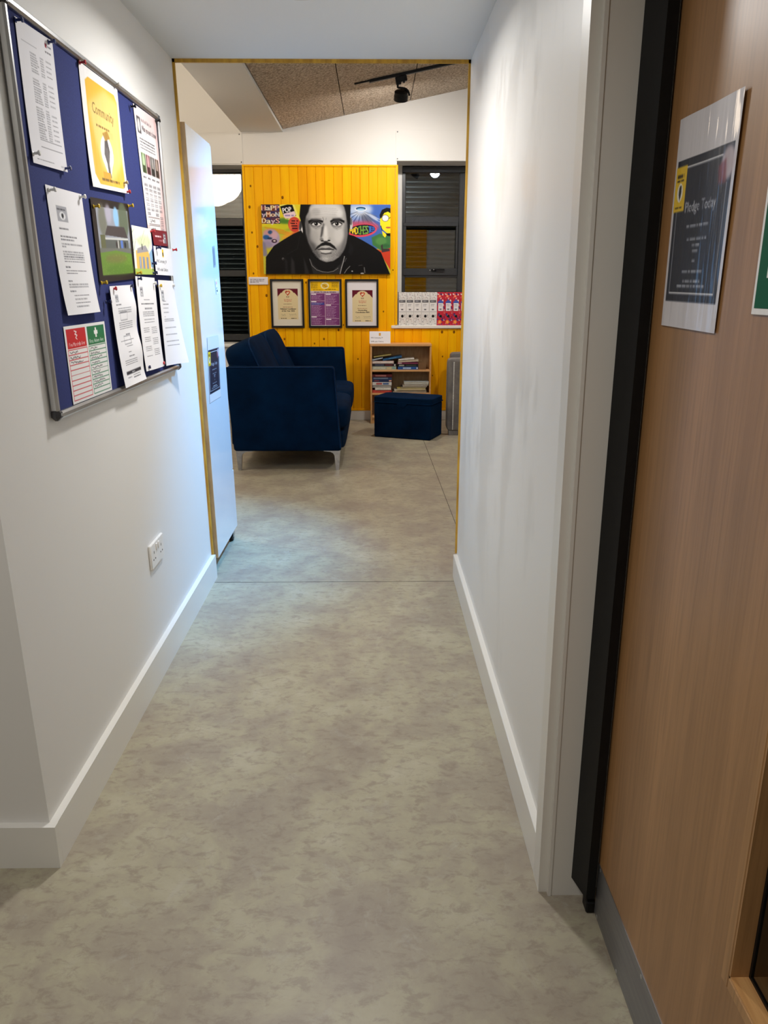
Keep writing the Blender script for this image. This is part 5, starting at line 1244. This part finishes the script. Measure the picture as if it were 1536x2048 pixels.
# eyes
for ex_, s_ in ((642, 1), (862, 1)):
    p.ell(ex_, 296, 62, 32, (60, 59, 61), 0.85, 10); p.ell(ex_ + 4, 304, 46, 17, (216, 215, 214), 1, 4); p.ell(ex_ + 2, 299, 20, 19, (16, 15, 17), 1, 2); p.ell(ex_ - 4, 293, 4, 4, (236, 236, 236))
    p.line([(ex_ - 52, 300), (ex_ - 20, 280), (ex_ + 20, 279), (ex_ + 54, 300)], 8, (14, 13, 15), 1, 2); p.line([(ex_ - 50, 322), (ex_, 346), (ex_ + 46, 326)], 9, (110, 109, 110), 0.7, 5); p.line([(ex_ - 40, 338), (ex_ + 4, 362), (ex_ + 50, 340)], 7, (150, 149, 149), 0.7, 5)
# nose
P([(716, 290), (734, 300), (716, 400), (694, 450), (684, 440), (700, 380)], (84, 83, 85), 0.8, 10); P([(700, 330), (720, 330), (700, 430), (690, 440)], (40, 39, 41), 0.6, 8)
p.ell(744, 400, 20, 84, (226, 225, 224), 0.95, 14); p.ell(744, 450, 34, 24, (216, 215, 214), 0.9, 12); p.ell(698, 462, 20, 16, (120, 119, 120), 0.9, 8); p.ell(784, 456, 18, 18, (170, 169, 169), 0.8, 8)
p.ell(706, 478, 16, 7, (18, 17, 18), 1, 4); p.ell(776, 474, 16, 7, (24, 23, 24), 1, 4); p.ell(742, 486, 26, 8, (50, 49, 50), 0.9, 6)
# moustache and mouth
P([(622, 578), (650, 536), (700, 500), (740, 488), (790, 498), (836, 534), (862, 576), (830, 560), (780, 530), (740, 524), (690, 534), (650, 562)], (22, 21, 22), 1, 6)
P([(660, 566), (700, 548), (740, 556), (780, 546), (822, 566), (780, 570), (740, 572), (700, 572)], (96, 95, 97), 1, 4); p.line([(656, 570), (740, 566), (828, 570)], 8, (14, 13, 14), 1, 2)
P([(676, 576), (740, 574), (806, 576), (780, 600), (740, 606), (700, 600)], (206, 205, 204), 1, 5); p.line([(690, 608), (740, 616), (800, 606)], 8, (30, 29, 31), 0.9, 5)
p.ell(744, 660, 62, 30, (170, 169, 169), 0.9, 16); p.ell(736, 668, 30, 14, (206, 205, 205), 0.8, 10)
rr = random.Random(11)
for k in range(260):
    a = rr.uniform(0, math.pi); x_ = 745 + (120 + rr.uniform(-40, 60)) * math.cos(a); y_ = 580 + (90 + rr.uniform(-30, 30)) * math.sin(a); p.rect(x_, y_, 4, 4, (70, 69, 71) if k % 3 else (190, 189, 189), 0.5)
# jacket, collar, neck, necklace
P([(92, 832), (100, 650), (190, 530), (300, 462), (400, 404), (484, 368), (520, 430), (566, 560), (640, 660), (700, 700), (744, 712), (830, 696), (900, 640), (950, 560), (984, 410), (1040, 424), (1130, 470), (1250, 540), (1330, 600), (1372, 700), (1428, 832)], K, 1, 2)
P([(560, 660), (600, 700), (680, 790), (745, 812), (820, 790), (900, 700), (940, 640), (900, 832), (600, 832)], (40, 39, 41), 1, 6)
P([(560, 600), (640, 670), (744, 716), (860, 690), (930, 620), (900, 720), (820, 780), (740, 800), (660, 780), (600, 720)], (20, 19, 21), 1, 6)
p.line([(566, 670), (590, 740), (640, 786), (700, 806), (760, 812), (820, 800), (870, 766)], 5, (150, 149, 150), 0.9, 2); p.line([(940, 640), (926, 700), (906, 760), (888, 832)], 7, (186, 185, 186), 0.9, 2); p.line([(960, 660), (940, 700)], 5, (120, 119, 120), 0.8, 2)
P([(300, 640), (330, 700), (330, 832), (300, 832)], (40, 39, 42), 0.6, 8); P([(370, 640), (400, 700), (410, 832), (360, 832)], (60, 59, 62), 0.6, 10); P([(500, 640), (540, 760), (560, 832), (510, 832)], (54, 53, 56), 0.6, 8)
p.line([(470, 420), (440, 560), (330, 620)], 6, (44, 43, 46), 0.7, 6); p.ell(282, 668, 12, 14, (120, 119, 120), 0.8, 4); p.ell(284, 672, 6, 6, K)
p.line([(998, 746), (960, 784), (936, 822)], 6, (170, 169, 170), 0.8, 2); p.ell(1020, 800, 9, 7, (196, 195, 196), 0.9, 3); p.ell(1128, 824, 20, 9, (176, 175, 176), 0.9, 3); p.line([(1150, 760), (1156, 816)], 9, (160, 159, 160), 0.7, 4); p.line([(1090, 740), (1130, 734)], 4, (130, 129, 130), 0.7, 3)
P([(1000, 480), (1040, 560), (1010, 640), (980, 600)], (30, 29, 32), 0.6, 10)
x0, x1 = on_y(522, 408, YP - 0.03)[0], on_y(781, 408, YP - 0.03)[0]; z1, z0 = on_y(650, 409, YP - 0.03)[2], on_y(650, 548, YP - 0.03)[2]
pa = thing('portrait_canvas', 'large canvas of a black-jacketed man before colourful lettering', 'painting', ((x0 + x1) / 2, YP, z0))
obj('stretcher_canvas', G().box(x0, x1, YP - 0.03, YP - 0.0005, z0, z1, 0.002), 'canvas_edge', pa)
print_mesh('painted_face', p, [(x0, YP - 0.031, z1), (x1, YP - 0.031, z1), (x1, YP - 0.031, z0), (x0, YP - 0.031, z0)], 'print_canvas', pa)

# ---- three framed prints
def framed(px0, px1, paint, label, name='framed_certificate'):
    x0, x1 = on_y(px0, 600, YP - 0.02)[0], on_y(px1, 600, YP - 0.02)[0]; z1, z0 = on_y(650, 558, YP - 0.02)[2], on_y(650, 655.5, YP - 0.02)[2]
    t = thing(name, label, 'picture frame', ((x0 + x1) / 2, YP, z0), 'black framed prints in a row')
    b = 0.019
    for a in ((x0, x1, z1 - b, z1), (x0, x1, z0, z0 + b), (x0, x0 + b, z0 + b, z1 - b), (x1 - b, x1, z0 + b, z1 - b)):
        obj('frame_bar', G().box(a[0], a[1], YP - 0.022, YP - 0.0005, a[2], a[3], 0.002), 'frame_black', t)
    obj('backing_board', G().box(x0 + b, x1 - b, YP - 0.006, YP - 0.0005, z0 + b, z1 - b), 'mdf', t)
    print_mesh('print_sheet', paint, [(x0 + b - 0.001, YP - 0.0065, z1 - b), (x1 - b + 0.001, YP - 0.0065, z1 - b), (x1 - b + 0.001, YP - 0.0065, z0 + b), (x0 + b - 0.001, YP - 0.0065, z0 + b)], 'print', t)
def certificate(y0, y1, lines, mount):
    # design units: the enlarged crop, mount opening 0..300 x 0..440
    q = Paint(300, 440, 120, 172, mount)
    x0_, x1_ = 54, 258
    q.rect(x0_, y0, x1_ - x0_, y1 - y0, (222, 204, 160)); q.poly([(x0_, y0), (x1_, y0), (x1_, y0 + 76), (226, y0 + 40), (196, y0 + 34), (180, y0 + 8), (132, y0 + 8), (116, y0 + 34), (86, y0 + 40), (x0_, y0 + 76)], (96, 22, 40))
    q.ell(156, y0 + 50, 60, 44, (222, 204, 160), 1, 1)
    q.ell(145, y0 + 34, 14, 15, (176, 66, 44)); q.ell(167, y0 + 34, 14, 15, (206, 96, 54)); q.poly([(132, y0 + 40), (180, y0 + 40), (156, y0 + 68)], (186, 72, 46)); q.ell(152, y0 + 42, 8, 10, (236, 220, 190)); q.ell(164, y0 + 38, 5, 8, (236, 220, 190))
    q.words(140, y0 + 74, 34, 5, (110, 80, 60)); q.words(142, y0 + 82, 30, 5, (110, 80, 60))
    q.text('Certificate of', 156, y0 + 110, 15, (176, 44, 44), 'c', 78); q.text('Recognition', 156, y0 + 124, 15, (176, 44, 44), 'c', 72)
    q.words(112, y0 + 146, 90, 6, (90, 76, 60)); q.words(104, y0 + 176, 110, 5, (150, 90, 70))
    for i, l in enumerate(lines): q.text(l, 156, y0 + 202 + i * 20, 17, (54, 46, 44), 'c', min(12 * len(l) * 0.68, 160), 0, 1.0)
    q.scrawl(84, y1 - 46, 44, 18, (120, 110, 96), 2.2); q.scrawl(166, y1 - 48, 70, 16, (120, 110, 96), 2.2); q.rect(166, y1 - 36, 72, 2, (140, 126, 106)); q.rect(84, y1 - 36, 46, 2, (140, 126, 106)); q.words(80, y1 - 14, 64, 7, (70, 60, 54)); q.words(184, y1 - 14, 58, 7, (70, 60, 54))
    return q
framed(541, 607.5, certificate(76, 376, ('Volunteer Coordinator', 'of the Year 2025'), (222, 216, 202)), 'black framed volunteer coordinator certificate with cream mount')
q = Paint(300, 440, 130, 180, (232, 230, 228))
q.rect(6, 6, 286, 92, (238, 190, 20)); q.ell(150, 46, 42, 32, (240, 226, 170)); q.ell(150, 48, 28, 20, (220, 170, 40)); q.scrawl(118, 40, 64, 40, (90, 66, 20), 3)
for i in range(5): q.words(14, 18 + i * 12, 70, 5, (90, 66, 16)); q.words(218, 12 + i * 11, 70, 5, (90, 66, 16))
q.words(30, 84, 110, 5, (90, 66, 16)); q.words(150, 80, 120, 6, (90, 66, 16))
q.rect(6, 98, 286, 336, (122, 60, 116)); q.rect(6, 98, 286, 18, (206, 190, 200)); q.text("WHAT'S ON & WHEN", 150, 114, 17, (60, 30, 60), 'c', 220, 0, 1)
q.rect(148, 116, 5, 318, (206, 176, 196))
for col_, x_ in ((0, 12), (1, 158)):
    y_ = 124
    for blk in (((72, 0), (150, 1), (90, 2)), ((106, 0), (140, 1), (66, 2)))[col_]:
        q.rect(x_ - 4, y_ - 4, 138 if col_ == 0 else 134, 3, (206, 176, 196)); q.rect(x_, y_, 50, 11, (230, 220, 228))
        if col_ == 0 and blk[1] == 1: q.rect(x_, y_ + 14, 128, 24, (70, 70, 150))
        for k in range(int((blk[0] - 18) / 11)): q.words(x_ + 2, y_ + 17 + k * 11, 120 - (k * 17) % 40, 4.5, (206, 180, 206), 0.75)
        y_ += blk[0]
framed(616.5, 683.5, q, 'black framed purple and yellow programme poster between certificates', 'framed_poster')
framed(690.5, 757, certificate(90, 400, ('Outstanding', 'Contribution 2025'), (226, 222, 226)), 'black framed outstanding contribution certificate with white mount')
# ---- small name plate
p = Paint(60, 20, 60, 24, (228, 224, 232)); p.words(4, 5, 52, 2.2, (120, 116, 126)); p.words(4, 9, 50, 2.2, (120, 116, 126)); p.words(4, 13, 30, 2.2, (120, 116, 126))
x0, x1 = on_y(497, 560, YP - 0.01)[0], on_y(536, 560, YP - 0.01)[0]; z1, z0 = on_y(516, 554, YP - 0.01)[2], on_y(516, 569.5, YP - 0.01)[2]
npl = thing('caption_plate', 'small white caption plate beside the portrait on yellow boards', 'plate', ((x0 + x1) / 2, YP, z0))
obj('plate', G().box(x0, x1, YP - 0.012, YP - 0.0005, z0, z1, 0.003), 'socket_white', npl)
print_mesh('caption', p, [(x0 + 0.004, YP - 0.0125, z1 - 0.004), (x1 - 0.004, YP - 0.0125, z1 - 0.004), (x1 - 0.004, YP - 0.0125, z0 + 0.004), (x0 + 0.004, YP - 0.0125, z0 + 0.004)], 'print', npl)
